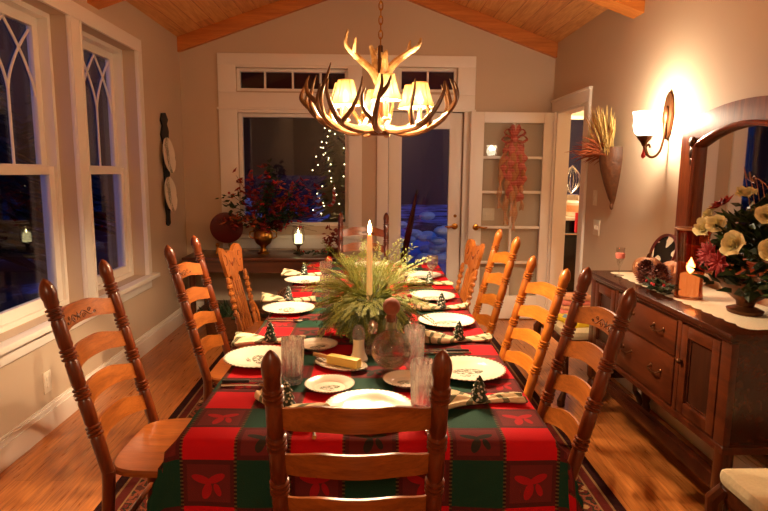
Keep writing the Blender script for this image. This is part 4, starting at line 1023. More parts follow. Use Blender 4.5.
for s in (-1, 1):
    m.ball((s * .075, -.02, .085), .02, 10, 8); m.tube([(s * .075, -.02, .07), (s * .085, -.05, .01), (s * .085, .08, .01)], .009, 8)
m.tube([(-.085, .05, .01), (.085, .05, .01)], .007, 8); m.build('cradle', M['brass'], pst)
# urn with red foliage
t = thing('brass_urn', 'brass urn on the side table holding red autumn flowers', 'urn', (-.985, 5.47, CZ))
MB().lathe([(.001, 0), (.055, 0), (.058, .012), (.03, .025), (.02, .05), (.03, .07), (.07, .1), (.092, .15), (.09, .19), (.075, .22), (.085, .235), (.078, .235), (.068, .22), (.08, .18), (.05, .11), (.001, .1)], n=32).build('bowl', M['brass'], t)
for s in (-1, 1): MB().tube([(s * .088, 0, .14), (s * .125, 0, .16), (s * .125, 0, .2), (s * .085, 0, .215)], .007, 8).build('handle', M['brass'], t)
def leafy(m, c, d, L, w):
    c = Vector(c); d = Vector(d).normalized(); s = d.cross(Vector((0, 0, 1)) if abs(d.z) < .9 else Vector((1, 0, 0))).normalized() * w; up = s.cross(d).normalized() * w * .35
    m.add([c, c + d * L * .35 + s - up, c + d * L, c + d * L * .35 - s - up, c + d * L * .4 + up], [(0, 1, 4), (1, 2, 4), (2, 3, 4), (3, 0, 4)])
fa = thing('autumn_bouquet', 'red and rust autumn bouquet rising from the brass urn', 'bouquet', (-.985, 5.47, CZ + .2))
rn = random.Random(31); ms = {'redleaf': MB(), 'rust': MB(), 'dark_leaf': MB()}; st_ = MB()
for k in range(58):
    a = rn.uniform(0, 2 * pi); q = rn.random() ** .6; R_ = .42 * q; hz = rn.uniform(.02, .72) * (1 - .35 * q)
    tip = Vector((cos(a) * R_ * 1.15 + .07, sin(a) * R_ * .38 - .02, hz)); base = Vector((0, 0, 0.0))
    mid = base.lerp(tip, .5) + Vector((0, 0, .06)); st_.tube([base, mid, tip], [.003, .0025, .0015], 5)
    key = rn.choice(['redleaf', 'redleaf', 'rust', 'dark_leaf', 'redleaf'])
    for j in range(16):
        p = mid.lerp(tip, j / 15) + Vector((rn.uniform(-.04, .04), rn.uniform(-.03, .03), rn.uniform(-.04, .04)))
        leafy(ms[key], p, (rn.uniform(-1, 1), rn.uniform(-1, .6), rn.uniform(-.5, .8)), rn.uniform(.045, .085), rn.uniform(.016, .028))
    if k % 5 == 0:
        for j in range(4): MB().ball(tip + Vector((rn.uniform(-.03, .03), rn.uniform(-.03, .03), rn.uniform(-.03, .03))), .012, 7, 5).build('berry', M['red'], fa)
for kx in ms: ms[kx].v = [(x, y, max(z, .13 + .1 * (x - .22)) if x > .22 else z) for x, y, z in ms[kx].v]
for kx, nm in (('redleaf', 'red_leaves'), ('rust', 'rust_leaves'), ('dark_leaf', 'green_leaves')): ms[kx].build(nm, M[kx], fa, 0)
st_.build('stems', M['bronze'], fa)
# tall dried twig at the left of the bouquet
tw = MB()
for k in range(7):
    a = rn.uniform(-.35, .25); tw.tube([(0, 0, 0), (a * .12, 0, .1), (a * .32, rn.uniform(-.02, .02), .24 + .05 * rn.random())], [.002, .0015, .001], 5)
    for j in range(7): tw.ball((a * .32 * (.5 + j / 14) + rn.uniform(-.02, .02), rn.uniform(-.01, .01), .12 + .02 * j), .006, 6, 4)
solo('dried_twigs', tw, M['bronze'], 'thin dried twigs behind the burgundy plate on the side table', 'twigs', (-1.33, 5.63, CZ), 0, None, 40)
# hurricane candle
def hurricane(name, label, loc, s, glass, group=None):
    t = thing(name, label, 'candle holder', loc, 0)
    MB().lathe([(.001, 0), (.05 * s, 0), (.052 * s, .008), (.02 * s, .02), (.012 * s, .05), (.02 * s, .075), (.045 * s, .09), (.045 * s, .098), (.001, .098)], n=24).build('foot', M['bronze'], t)
    MB().lathe([(.045 * s, .1), (.06 * s, .14), (.062 * s, .19), (.05 * s, .25), (.056 * s, .262), (.054 * s, .262), (.048 * s, .25), (.06 * s, .19), (.058 * s, .14), (.043 * s, .1)], n=28).build('glass_chimney', M[glass], t); return t
hurricane('hurricane_lamp', 'lit hurricane candle holder on the side table before the window', (-.655, 5.47, CZ), 1, 'clear')
t = thing('pillar_candle', 'lit pillar candle inside the side table hurricane glass', 'candle', (-.655, 5.47, CZ + .099))
M['glow_wax'] = emis('glowing_wax', (1, .78, .36, 1), 3.2)
MB().lathe([(.001, 0), (.036, 0), (.036, .085), (.02, .092), (.001, .088)], n=20).build('wax', M['glow_wax'], t); MB().lathe([(.001, .09), (.007, .098), (.005, .115), (.001, .128)], n=10).build('flame', M['flame'], t)
m = MB(); rn = random.Random(77)
for k in range(60): leafy(m, (rn.uniform(-.16, .16), rn.uniform(-.05, .05), rn.uniform(.005, .05)), (rn.uniform(-1, 1), rn.uniform(-1, 1), rn.uniform(0, .8)), rn.uniform(.03, .06), .013)
hg = thing('holly_sprig', 'dark holly garland lying on the side table beside the hurricane candle', 'greenery', (-.49, 5.33, CZ)); m.build('leaves', M['dark_leaf'], hg, 0)
for k in range(7): MB().ball((rn.uniform(-.13, .13), rn.uniform(-.05, .03), .04), .010, 8, 6).build('berry', M['red'], hg)
t = thing('red_poinsettia_bunch', 'dark red flower bunch at the window end of the side table', 'bouquet', (-.33, 5.5, CZ)); m = MB()
for k in range(70): leafy(m, (rn.uniform(-.07, .07), rn.uniform(-.05, .05), rn.uniform(.03, .24)), (rn.uniform(-1, 1), rn.uniform(-1, 1), rn.uniform(-.2, 1)), rn.uniform(.04, .075), .018)
m.build('petals', M['redleaf'], t, 0); MB().lathe([(.001, 0), (.05, 0), (.06, .05), (.001, .05)], n=16).build('pot', M['bronze'], t)
# grapevine wreath under the console
def wreath(r, rn, m, n=7):
    for k in range(n):
        ph = rn.uniform(0, 6); m.tube([((r + .025 * sin(5 * a + ph)) * cos(a), .02 * sin(4 * a + ph * 2), (r + .025 * sin(5 * a + ph)) * sin(a)) for a in [2 * pi * i / 40 for i in range(41)]], .007, 5, False)
m = MB(); wreath(.19, rn, m); m.xf(Matrix.Rotation(R(-14), 4, 'X'))
o = solo('grapevine_wreath', m, M['basket'], 'dark twig wreath leaning under the side table', 'wreath', (-.66, 5.06, .23), R(12))
bk = MB().lathe([(.001, 0), (.13, 0), (.15, .03), (.17, .2), (.175, .215), (.165, .215), (.14, .03), (.001, .02)], n=28)
bs = thing('wicker_basket', 'dark wicker basket of dried greenery under the side table', 'basket', (-1.25, 4.98, .012)); bk.build('bowl', M['basket'], bs)
m = MB()
for k in range(120): leafy(m, (rn.uniform(-.13, .13), rn.uniform(-.13, .13), .2), (rn.uniform(-1, 1), rn.uniform(-1, 1), rn.uniform(.1, 1)), rn.uniform(.06, .16), .02)
m.build('dried_leaves', M['dark_leaf'], bs, 0)

# ------------------------------------------------------------------ plate rack on the left wall
rk = thing('wall_mounted_rack', 'black iron plate rack on the window wall, holding two plates', 'rack', (XL, 5.22, 0))
m = MB(); out = [(-.03, .985), (0, .965), (.03, .985), (.025, 1.06), (.035, 1.2), (.022, 1.3), (.05, 1.42), (.028, 1.6), (.05, 1.72), (.06, 1.8), (.035, 1.86), (.055, 1.9), (.02, 1.955), (-.03, 1.945), (-.05, 1.88), (-.03, 1.84), (-.055, 1.76), (-.022, 1.66), (-.04, 1.5), (-.02, 1.3), (-.035, 1.16), (-.022, 1.06)]
m.prism([(a * 1.7, b) for a, b in out], .004, .016, 'yz').build('bracket', M['iron'], rk)
m = MB()
for z in (1.12, 1.47): m.tube([(.016, -.05, z), (.045, -.04, z - .01), (.05, 0, z - .015), (.045, .04, z - .01), (.016, .05, z)], .005, 6)
m.build('hook', M['iron'], rk)
for z, w in ((1.245, 'lower'), (1.585, 'upper')):
    m = MB().lathe([(.001, .0), (.10, .0), (.15, .016), (.155, .02), (.10, .008), (.001, .006)], n=40, axis='x'); m.xf(Matrix.Rotation(R(-6), 4, 'Y'))
    solo('wall_plate', m, M['wallplate'], 'pale decorated plate, %s one in the black iron rack' % w, 'plate', (XL + .026, 5.22, z), 0, 'plates in the wall rack')

# ------------------------------------------------------------------ switches and outlets
def plate_sw(name, label, cat, x, y, z, w, h, ny, axis='x', s=-1):
    t = thing(name, label, cat, (x, y, z)); m = MB()
    if axis == 'x': m.box(*sorted((0, s * .006)), -w / 2, w / 2, -h / 2, h / 2, .002)
    else: m.box(-w / 2, w / 2, *sorted((0, s * .006)), -h / 2, h / 2, .002)
    m.build('cover_plate', M['plastic'], t); 
    for k in range(ny):
        c = (k - (ny - 1) / 2) * .046; m = MB()
        if cat == 'outlet':
            for dz in (-.02, .02): m.lathe([(.001, 0), (.014, 0), (.014, s * .009), (.001, s * .009)], (0, c, dz), 14, axis='x')
            m.build('socket', M['salt'], t)
        else:
            if axis == 'x': m.box(*sorted((0, s * .012)), c - .009, c + .009, -.018, .018, .002)
            else: m.box(c - .009, c + .009, *sorted((0, s * .012)), -.018, .018, .002)
            m.build('toggle', M['salt'], t)
plate_sw('wall_outlet', 'ivory outlet low on the wall under the arched windows', 'outlet', XL, 3.16, .28, .075, .12, 1, 'x', 1)
plate_sw('light_switch', 'ivory switch plate on the wall beside the doorway casing, the upper one', 'switch', XR, 4.56, 1.27, .075, .12, 1)
plate_sw('light_switch', 'ivory double switch plate lower beside the doorway casing', 'switch', XR, 4.50, 1.04, .12, .12, 2)
plate_sw('light_switch', 'switch plate seen through the glazed inner door', 'switch', 1.20, YB, 1.05, .12, .12, 2, 'y', -1)

# ------------------------------------------------------------------ swag on the french door
sw = thing('ribbon_swag', 'red plaid ribbon bow with long tails hanging on the glazed inner door', 'swag', (1.395, 5.635, 0))
m = MB()
for s in (-1, 1):
    for k, (lx, lz) in enumerate(((.1, .06), (.12, .0), (.09, -.06), (.05, .09))):
        m.tube(crv([(0, -.01, 1.78), (s * lx * .6, -.05 - .01 * k, 1.78 + lz + .03), (s * lx, -.04, 1.78 + lz), (s * lx * .6, -.03, 1.78 + lz - .03), (0, -.02, 1.775)], 16), .018, 6, True, .3)
m.ball((0, -.045, 1.78), .035, 10, 8); m.build('bow', M['ribbon'], sw)
rn = random.Random(3)
for k, (x, L, c, w) in enumerate(((-.085, .36, 'ribbon', .026), (.015, .46, 'ribbon', .03), (.07, .58, 'ribbon', .03), (.10, .42, 'ribbon', .024), (-.03, .55, 'ribbon', .026), (-.055, .80, 'ribbon_gold', .022), (-.12, .64, 'ribbon_gold', .02), (.03, .86, 'ribbon_gold', .022), (.09, .66, 'ribbon_gold', .016), (.0, .72, 'ribbon_gold', .022))):
    ph = rn.uniform(0, 6)
    m = MB().grid(lambda u, v: (x * (.45 + .55 * min(1, v * 2.5)) + (u - .5) * w * 2 * (1 + .35 * sin(v * 26 + ph)) + .006 * sin(v * 13 + ph), -.02 - .014 * sin(v * 27 + ph) * min(1, v * 4) - .004 * (k % 5) - .012 * sin(u * 3), 1.77 - v * L - (.03 * abs(u - .5) if v == 1 else 0)), 4, 44)
    m.build('ribbon_tail', M[c], sw)

# ------------------------------------------------------------------ wall pocket with dried grasses
wp = thing('wall_pocket', 'dark woven cone wall pocket beside the sconce', 'wall pocket', (XR, 4.22, 0))
m = MB(); n = 20; vs = []
pr = [(.012, 1.235), (.035, 1.28), (.068, 1.38), (.095, 1.48), (.108, 1.56), (.104, 1.62), (.1, 1.65)]
for r, z in pr:
    for k in range(n + 1):
        a = pi / 2 + pi * k / n; vs.append((r * 1.1 * cos(a), r * sin(a), z))
m.add(vs, [(i * (n + 1) + k, i * (n + 1) + k + 1, (i + 1) * (n + 1) + k + 1, (i + 1) * (n + 1) + k) for i in range(len(pr) - 1) for k in range(n)])
m.build('cone', M['basket'], wp); MB().ball((-.012, 0, 1.225), .014, 8, 6, 1, 1, 2).build('finial', M['basket'], wp)
dg = thing('dried_grasses', 'dried wheat and rust grasses spilling from the wall pocket', 'dried grasses', (XR - .03, 4.22, 1.58))
rn = random.Random(14); g = {'straw': MB(), 'rust': MB()}
for k in range(190):
    key = 'straw' if k % 2 else 'rust'
    if key == 'straw': d = Vector((-rn.uniform(.02, .4), rn.uniform(-.75, .55), rn.uniform(.8, 1.3))); L = rn.uniform(.22, .42)
    else: d = Vector((-rn.uniform(.1, .7), rn.uniform(-.45, 1.3), rn.uniform(.15, .9))); L = rn.uniform(.18, .36)
    d.normalize(); p = Vector((-rn.uniform(0, .07), rn.uniform(-.06, .06), 0)); dr = .35 if key == 'rust' else .08
    pts = [p + d * L * q + Vector((0, 0, -dr * L * q * q)) for q in (0, .35, .75, 1)]
    pts = [Vector((min(v.x, .018), v.y, v.z)) for v in pts]
    g[key].tube(pts, [.0012, .0014, .0042, .0008], 5)
g['straw'].build('wheat_ears', M['straw'], dg); g['rust'].build('rust_grass', M['rust'], dg)

# ------------------------------------------------------------------ sconce
sc = thing('wall_sconce', 'lit bronze wall sconce with white glass shade above the sideboard end', 'sconce', (XR, 3.50, .025))
m = MB(); out = [(0, 1.64), (.03, 1.67), (.045, 1.72), (.055, 1.78), (.045, 1.84), (.03, 1.885), (0, 1.92), (-.03, 1.885), (-.045, 1.84), (-.055, 1.78), (-.045, 1.72), (-.03, 1.67)]
m.prism(out, -.018, -.0, 'yz').ball((-.02, 0, 1.78), .03, 12, 8, .5, .8, 2); m.build('back_plate', M['bronze'], sc)
m = MB().tube(crv([(-.02, 0, 1.76), (-.03, -.01, 1.66), (-.05, -.01, 1.57), (-.09, -.01, 1.535), (-.13, -.01, 1.555), (-.15, -.01, 1.61), (-.148, -.01, 1.62)], 30), .008, 8)
m.tube(crv([(-.12, -.01, 1.55), (-.135, -.01, 1.59), (-.12, -.01, 1.61), (-.11, -.01, 1.59)], 12), .006, 6); m.build('arm', M['bronze'], sc)
MB().lathe([(.001, 1.595), (.012, 1.60), (.02, 1.62), (.04, 1.645), (.046, 1.66), (.001, 1.66)], (-.148, -.01, 0), 18).build('cup', M['bronze'], sc)
MB().lathe([(.001, 1.525), (.012, 1.535), (.014, 1.545), (.006, 1.565), (.002, 1.60), (.001, 1.60)], (-.148, -.01, 0), 10).build('drop', M['red'], sc)
m = MB().lathe([(.035, 1.66), (.058, 1.68), (.068, 1.72), (.066, 1.76), (.074, 1.80), (.071, 1.80), (.062, 1.76), (.064, 1.72), (.054, 1.684), (.033, 1.664)], (-.148, -.01, 0), 24); m.build('glass_shade', M['sconce_glass'], sc)

# ------------------------------------------------------------------ sideboard
SZ = .88; SX0, SX1, SY0, SY1 = 1.33, 1.775, 2.02, 3.43
sb = thing('sideboard', 'dark walnut sideboard with drawers and panelled doors under the mirror', 'sideboard', (0, 0, 0))
MB().box(SX0 - .0, SX1, SY0, SY1, SZ - .026, SZ, .006).box(SX0 + .012, SX1, SY0 + .014, SY1 - .014, SZ - .042, SZ - .026, .005).build('top', M['mahog_y'], sb)
BZ = .42
MB().box(SX0 + .04, SX1 - .005, SY0 + .04, SY1 - .04, BZ, SZ - .042).build('carcass', M['mahog_y'], sb, 0)
MB().box(SX0 + .018, SX1 - .005, SY0 + .018, SY1 - .018, BZ - .02, BZ + .012, .008).build('base_moulding', M['side_front'], sb)
for y in (SY0 + .055, 2.405, 3.045, SY1 - .055):
    wdt = .032 if y in (SY0 + .055, SY1 - .055) else .016
    MB().box(SX0 + .022, SX0 + .05, y - wdt, y + wdt, BZ + .01, SZ - .042, .004).build('pilaster', M['side_front'], sb)
def pull(y, z):
    m = MB().tube([(SX0 + .018, y - .045, z + .004), (SX0 - .002, y - .04, z - .006), (SX0 - .004, y, z - .014), (SX0 - .002, y + .04, z - .006), (SX0 + .018, y + .045, z + .004)], .0045, 6)
    for s in (-1, 1): m.ball((SX0 + .018, y + s * .045, z + .004), .011, 8, 6, .5, 1, 1)
    return m
for z0, z1 in ((.665, .825), (.44, .655)):
    d = MB().box(SX0 + .02, SX0 + .045, 2.428, 3.022, z0, z1, .005).build('drawer', M['side_front'], sb)
    for y in (2.575, 2.875): pull(y, (z0 + z1) / 2 + .01).build('pull', M['bronze'], d)
for y0, y1, ky in ((2.112, 2.383, 2.365), (3.067, 3.338, 3.085)):
    d = MB()
    for a in ((y0, y0 + .05, .44, .825), (y1 - .05, y1, .44, .825), (y0 + .05, y1 - .05, .775, .825), (y0 + .05, y1 - .05, .44, .49)): d.box(SX0 + .02, SX0 + .045, *a, .004)
    d = d.build('door', M['side_front'], sb); MB().box(SX0 + .036, SX0 + .042, y0 + .05, y1 - .05, .49, .775).build('panel', M['side_panel'], d, 0)
    m = MB()
    for a in ((y0 + .05, y0 + .06, .49, .775), (y1 - .06, y1 - .05, .49, .775), (y0 + .05, y1 - .05, .765, .775), (y0 + .05, y1 - .05, .49, .5)): m.box(SX0 + .03, SX0 + .042, *a, .003)
    m.build('panel_moulding', M['mahog_y'], d); MB().ball((SX0 + .008, ky, .665), .013, 10, 8).tube([(SX0 + .02, ky, .665), (SX0 + .01, ky, .665)], .006, 8).build('knob', M['bronze'], d)
for x in (SX0 + .05, SX1 - .05):
    for y in (SY0 + .055, SY1 - .055):
        MB().lathe([(.024, 0), (.03, .02), (.022, .045), (.018, .06), (.03, .1), (.034, .16), (.028, .2), (.02, .215), (.034, .24), (.034, BZ)], (x, y, 0), 14).build('leg', M['mahog_z'], sb)
MB().box(SX0 + .032, SX0 + .068, SY0 + .055, SY1 - .055, .225, .29, .006).box(SX1 - .07, SX1 - .03, SY0 + .055, SY1 - .055, .225, .29, .006).box(SX0 + .05, SX1 - .05, SY0 + .04, SY0 + .07, .225, .29).box(SX0 + .05, SX1 - .05, SY1 - .07, SY1 - .04, .225, .29).build('stretcher', M['mahog_y'], sb)
# mirror
mr = thing('wall_mirror', 'wooden framed mirror with arched top above the sideboard', 'mirror', (XR - .004, 2.71, 0))
oy, iy = .54, .385
def outl(h, zb, zs, rise, n=18): return [(-h, zb), (h, zb)] + [(h - 2 * h * i / n, zs + rise * sin(pi * i / n) ** .8) for i in range(n + 1)]
o_, i_ = outl(oy, .96, 1.725, .085), outl(iy, 1.08, 1.60, .09)
m = MB(); n = len(o_)
for (x0, x1, A, B) in ((-.045, -.0, o_, i_),):
    vs = [(x0, a, b) for a, b in A] + [(x0, a, b) for a, b in B] + [(x1, a, b) for a, b in A] + [(x1, a, b) for a, b in B]
    fs = []
    for k in range(n):
        q = (k + 1) % n
        fs += [(k, q, n + q, n + k), (2 * n + k, 3 * n + k, 3 * n + q, 2 * n + q), (k, 2 * n + k, 2 * n + q, q), (n + k, n + q, 3 * n + q, 3 * n + k)]
    m.add(vs, fs)
m.build('frame', M['mirrorwood'], mr)
bd_ = MB(); bp = [(-.05, a * 1.03, 1.34 + (b - 1.34) * 1.02) for a, b in i_]; bd_.tube(bp + [bp[0]], .013, 8); bd_.build('inner_moulding', M['mirrorwood'], mr)
c = MB(); c.ball((-.055, oy - .13, 1.63), .03, 10, 8, .5, 1, 1).ball((-.055, oy - .125, 1.575), .02, 8, 6, .5, 1, 1.6).ball((-.055, oy - .13, 1.525), .014, 8, 6, .5, 1, 1.6); c.build('carved_corbel', M['bronze'], mr)
m = MB(); m.add([(-.022, a, b) for a, b in i_], [tuple(range(len(i_)))]); m.build('glass', M['mirror'], mr, 0)
# runner
def runner(u, v):
    y = 2.09 + v * 1.26; sc_ = .012 * abs(sin(v * pi * 16)); e = .012 * abs(sin(u * pi * 5))
    x = 1.395 - sc_ * (1 if u < .5 else 0) + u * .33; return (x + 0, y + (e if v > .5 else -e), SZ + .0018 + .0008 * sin(v * 70) * sin(u * 9))
solo('table_runner', MB().grid(runner, 12, 128), M['lace'], 'ivory scalloped lace runner along the sideboard top', 'runner', (.045, 0, 0))
# flute glass
for y, x, w in ((3.235, 1.44, 'one'),):
    t = thing('champagne_flute', 'slim glass with red trim at the doorway end of the sideboard', 'glass', (x, y, SZ + .003))
    MB().lathe([(.001, 0), (.028, 0), (.028, .003), (.006, .008), (.004, .05), (.012, .065), (.022, .1), (.024, .16), (.022, .16), (.02, .1), (.001, .07)], n=20).build('bowl', M['clear'], t)
    MB().lathe([(.0235, .10), (.0255, .105), (.0255, .125), (.0235, .13)], n=20).build('band', M['pink'], t)
t = thing('oval_tray', 'dark oval tray with black and white painting leaning on the wall', 'tray', (1.70, 3.26, SZ + .003), R(0))
m = MB().lathe([(.118, .012), (.135, .012), (.14, 0), (.135, -.01), (.118, -.004), (.118, .012)], n=40, axis='x', sx=1.0, sy=.82); m.xf(Matrix.Translation((0, 0, .13)) @ Matrix.Rotation(R(18), 4, 'Y')); m.build('rim', M['burg'], t)
m = MB().lathe([(.001, 0), (.12, 0), (.12, .005), (.001, .005)], n=40, axis='x', sx=1.0, sy=.82); m.xf(Matrix.Translation((0, 0, .13)) @ Matrix.Rotation(R(18), 4, 'Y')); m.build('painted_field', M['tray'], t)
def pumpkin(label, loc, r):
    t = thing('glittered_pumpkin', label, 'pumpkin', loc, 0, 'gold pumpkins on the sideboard'); m = MB(); n, k = 40, 14; vs = []
    for i in range(k + 1):
        th = pi * i / k
        for j in range(n):
            a = 2 * pi * j / n; rr = r * (sin(th) ** .75) * (.88 + .12 * abs(cos(a * 5))); vs.append((rr * cos(a), rr * sin(a), r * .8 - r * .8 * cos(th) - .12 * r * (1 if i == k else 0)))
    m.add(vs, [(i * n + j, i * n + (j + 1) % n, (i + 1) * n + (j + 1) % n, (i + 1) * n + j) for i in range(k) for j in range(n)]); m.build('body', M['gold'], t)
    MB().tube([(0, 0, r * 1.45), (.004, .004, r * 1.7), (.02, .01, r * 1.85)], [.012, .009, .008], 8).build('stem', M['bronze'], t)
pumpkin('gold glittered pumpkin beside the oval tray', (1.535, 3.10, SZ + .003), .08)
pumpkin('gold glittered pumpkin beside the amber candle glass', (1.60, 2.93, SZ + .003), .082)
def pinecone(label, loc, s):
    t = thing('pinecone', label, 'pinecone', loc, 0, 'pinecones on the runner'); m = MB(); N = 110
    m.ball((0, 0, .05 * s), .03 * s, 10, 8, 1, 1, 1.5)
    for i in range(N):
        q = i / N; z = (.008 + .095 * q) * s; r = .042 * s * sin(pi * (.16 + .8 * q)) ** .8; a = i * 2.39996; el = -.3 + 1.3 * q
        leafy(m, (cos(a) * r * .35, sin(a) * r * .35, z), (cos(a) * cos(el), sin(a) * cos(el), sin(el)), r * .85 + .004, .011 * s)
    m.build('scales', M['cone_brown'], t, 0)
pinecone('pinecone on the runner, the one closer to the doorway', (1.465, 2.97, SZ + .004), 1.2)
pinecone('pinecone on the runner, the one closer to the amber candle glass', (1.475, 2.84, SZ + .004), 1.2)
hs = thing('holly_sprig', 'dark holly sprig lying on the runner before the amber candle glass', 'greenery', (1.425, 2.755, SZ + .004)); m = MB(); rn = random.Random(9)
for k in range(70): leafy(m, (rn.uniform(-.03, .04), rn.uniform(-.09, .07), rn.uniform(.004, .05)), (rn.uniform(-1, 1), rn.uniform(-1, 1), rn.uniform(0, .7)), rn.uniform(.035, .06), .014)
m.build('leaves', M['dark_leaf'], hs, 0)
for k in range(5): MB().ball((rn.uniform(-.04, .0), rn.uniform(-.08, .08), .045), .008, 8, 6).build('berry', M['red'], hs)
# amber hurricane
t = thing('amber_hurricane', 'tall amber glass hurricane with lit candle on the runner', 'candle holder', (1.512, 2.64, SZ + .004))
MB().lathe([(.001, 0), (.062, 0), (.062, .006), (.058, .05), (.06, .15), (.072, .3), (.078, .325), (.075, .325), (.069, .3), (.057, .15), (.055, .05), (.056, .012), (.001, .01)], n=32).build('glass', M['amber'], t)
MB().tube([(.077 * cos(a), .077 * sin(a), .325) for a in [2 * pi * i / 32 for i in range(33)]], .005, 6, False).build('rim', M['gold'], t)
t = thing('pillar_candle', 'lit pillar candle inside the amber hurricane glass on the sideboard', 'candle', (1.512, 2.64, SZ + .015))
MB().lathe([(.001, 0), (.042, 0), (.042, .10), (.03, .106), (.001, .1)], n=22).build('wax', emis('amber_wax', (1, .55, .22, 1), 1.1), t); MB().lathe([(.001, .103), (.014, .118), (.018, .135), (.008, .162), (.001, .18)], n=12).build('flame', emis('big_flame', (1, .74, .36, 1), 22), t)
# floral arrangement
FB = (1.59, 2.345, SZ + .004)
t = thing('flower_bowl', 'dark footed bowl of the rose arrangement on the sideboard', 'bowl', FB)
MB().lathe([(.001, 0), (.06, 0), (.065, .015), (.03, .03), (.035, .05), (.08, .09), (.105, .13), (.11, .14), (.1, .14), (.07, .09), (.001, .06)], n=30, sy=1.25).build('body', M['bronze'], t)
fl = thing('rose_arrangement', 'pale yellow rose and red flower arrangement on the sideboard', 'flowers', FB)
rn = random.Random(55); ml, md = MB(), MB()
for k in range(420):
    a = rn.uniform(0, 2 * pi); el = rn.uniform(-.35, 1.45); q = rn.uniform(.4, 1)
    p = Vector((cos(a) * cos(el) * .16 * q * .9, sin(a) * cos(el) * .25 * q, .16 + .32 * max(-.2, sin(el)) * q))
    leafy(ml if k % 3 == 0 else md, p, (cos(a) + rn.uniform(-.6, .6), sin(a) + rn.uniform(-.6, .6), rn.uniform(-.4, 1)), rn.uniform(.05, .095), rn.uniform(.016, .03))
for v in (ml, md): v.v = [(min(x, .125), min(y, .12), max(z, .02)) for x, y, z in v.v]
ml.build('light_leaves', M['leaf'], fl, 0); md.build('dark_leaves', M['dark_leaf'], fl, 0)
def rose_mb(r, rn):
    m = MB()
    for ring, (n, R0, h, op) in enumerate(((3, .25, .9, .15), (4, .42, 1.05, .12), (5, .6, 1.05, .22), (6, .78, 1.0, .38), (6, .92, .85, .6))):
        for k in range(n):
            a = 2 * pi * k / n + ring * .7 + rn.uniform(-.1, .1); vs = []
            wd_ = 2 * pi / n * .60; tw_ = rn.uniform(.8, 1.2); oz = rn.uniform(-.06, .06) * r
            for j in range(5):
                v = j / 4
                for i in range(6):
                    u = -1 + 2 * i / 5; aa = a + u * wd_; rr = r * R0 * (.25 + .75 * v ** .7) + r * op * .35 * v * v * (1 - .3 * u * u); rr *= (.9 + .1 * tw_); zz = oz + r * h * tw_ * v * (1 - .3 * u * u * v) - r * op * .40 * v ** 4 * (1 + .8 * u * u)
                    vs.append((rr * cos(aa), rr * sin(aa), zz))
            m.add(vs, [(j * 6 + i, j * 6 + i + 1, (j + 1) * 6 + i + 1, (j + 1) * 6 + i) for j in range(4) for i in range(5)])
    return m
def orient(m, loc, d):
    q = Vector(d).normalized().to_track_quat('Z', 'Y').to_matrix().to_4x4(); return m.xf(Matrix.Translation(loc) @ q)
for (y, x, z, r, d) in ((.095, -.12, .40, .034, (-.7, .3, .6)), (.06, -.15, .345, .046, (-.75, -.1, .6)), (.0, -.15, .37, .036, (-.7, -.5, .4)), (-.03, -.06, .49, .036, (-.3, -.2, .9)), (-.145, -.16, .30, .046, (-.8, -.3, .4)), (-.20, -.08, .42, .04, (-.5, -.6, .5)), (-.27, -.1, .30, .042, (-.6, -.7, .3))):
    orient(rose_mb(r, rn), (x, y, z), d).build('rose', M['yellow'], fl, 60)
for (y, x, z, d) in ((.06, -.15, .24, (-1, .1, .2)), (.0, -.17, .25, (-1, -.1, .1)), (.06, -.10, .45, (-.5, .2, .8)), (-.06, -.165, .22, (-1, -.3, 0))):
    m = MB()
    for ring in range(2):
        for k in range(8):
            a = 2 * pi * k / 8 + ring * .4; L = .062 - ring * .018; leafy(m, (0, 0, .004 * ring), (cos(a), sin(a), .25 + .3 * ring), L, .017)
    orient(m, (x, y, z), d); m.build('poinsettia', M['poin'], fl, 0)
mw = MB()
for k in range(5): mw.tube(crv([(0, -.1 + .03 * k, .42), (-.02, -.1 + .04 * k, .52 + .02 * k), (-.03 + .01 * k, -.04 + .03 * k, .56), (-.01, .0, .54)], 16), .0018, 5)
mw.build('curled_wire', M['gold'], fl)

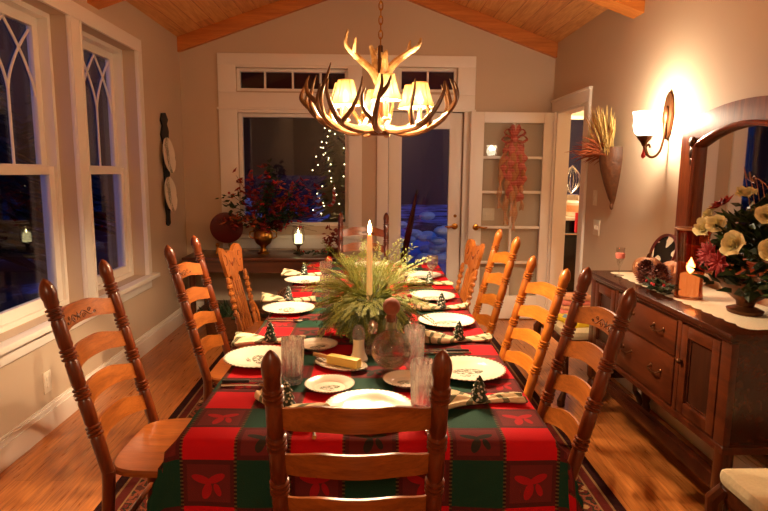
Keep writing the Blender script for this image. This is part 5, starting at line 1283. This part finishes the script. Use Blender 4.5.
# ------------------------------------------------------------------ lights
def pt(name, loc, e, col, r=.03):
    l = bpy.data.lights.new(name, 'POINT'); l.energy = e; l.color = col; l.shadow_soft_size = r
    o = bpy.data.objects.new(name, l); COL.objects.link(o); o.location = loc; return o
WARM = (1, .70, .42)
for i, p in enumerate(LAMPS): pt('chandelier_bulb_light', p, 58.0, WARM, .015)
pt('sconce_light', (XR - .148, 3.49, 1.785), 26.0, (1, .78, .54), .03)
pt('kitchen_light', (3.0, 6.2, 2.5), 130, (1, .72, .42), .15)
pt('added_fill_light', (.0, -1.6, 2.6), 70, (1, .74, .48), .25)  # unseen lamp added behind the camera as warm fill
pt('amber_candle_light', (1.512, 2.64, SZ + .15), 2., (1, .5, .2), .02)
pt('taper_light', (.008, 2.36, 1.24), 2.0, (1, .6, .26), .01)
w = bpy.data.worlds.new('dusk'); scene.world = w; w.use_nodes = True; nt = w.node_tree; nt.nodes.clear()
ow = nt.nodes.new('ShaderNodeOutputWorld'); bgn = nt.nodes.new('ShaderNodeBackground'); tc = nt.nodes.new('ShaderNodeTexCoord'); sp = nt.nodes.new('ShaderNodeSeparateXYZ'); rp = nt.nodes.new('ShaderNodeValToRGB')
nt.links.new(tc.outputs['Generated'], sp.inputs[0]); nt.links.new(sp.outputs[2], rp.inputs[0]); nt.links.new(rp.outputs[0], bgn.inputs[0]); nt.links.new(bgn.outputs[0], ow.inputs[0])
rp.color_ramp.elements[0].color = (.03, .12, .50, 1); rp.color_ramp.elements[1].color = (.012, .035, .2, 1); bgn.inputs[1].default_value = 1.05

# ------------------------------------------------------------------ camera
cam = bpy.data.cameras.new('camera'); co = bpy.data.objects.new('camera', cam); COL.objects.link(co); scene.camera = co
cam.sensor_fit = 'HORIZONTAL'; cam.sensor_width = 36; cam.lens = 36 * 580.0 / 768; cam.clip_start = .02; cam.clip_end = 200
F, CX, CY = 580.0, 384.0, 255.5
yv = Vector(((368 - CX) / F, -(172 - CY) / F, -1)).normalized(); xv = Vector((1, -.0087, 0)); xv = (xv - yv * xv.dot(yv)).normalized(); zv = xv.cross(yv)
rot = Matrix((xv, yv, zv))
co.matrix_world = Matrix.Translation((0, 0, 1.457)) @ rot.to_4x4()
scene.view_settings.view_transform = 'Standard'; scene.view_settings.look = 'None'; scene.view_settings.exposure = 0.26; scene.view_settings.gamma = 1.0
cy = scene.cycles; cy.use_denoising = True; cy.max_bounces = 10; cy.transparent_max_bounces = 24; cy.transmission_bounces = 10; cy.sample_clamp_indirect = 4.0; cy.caustics_refractive = False; cy.caustics_reflective = False
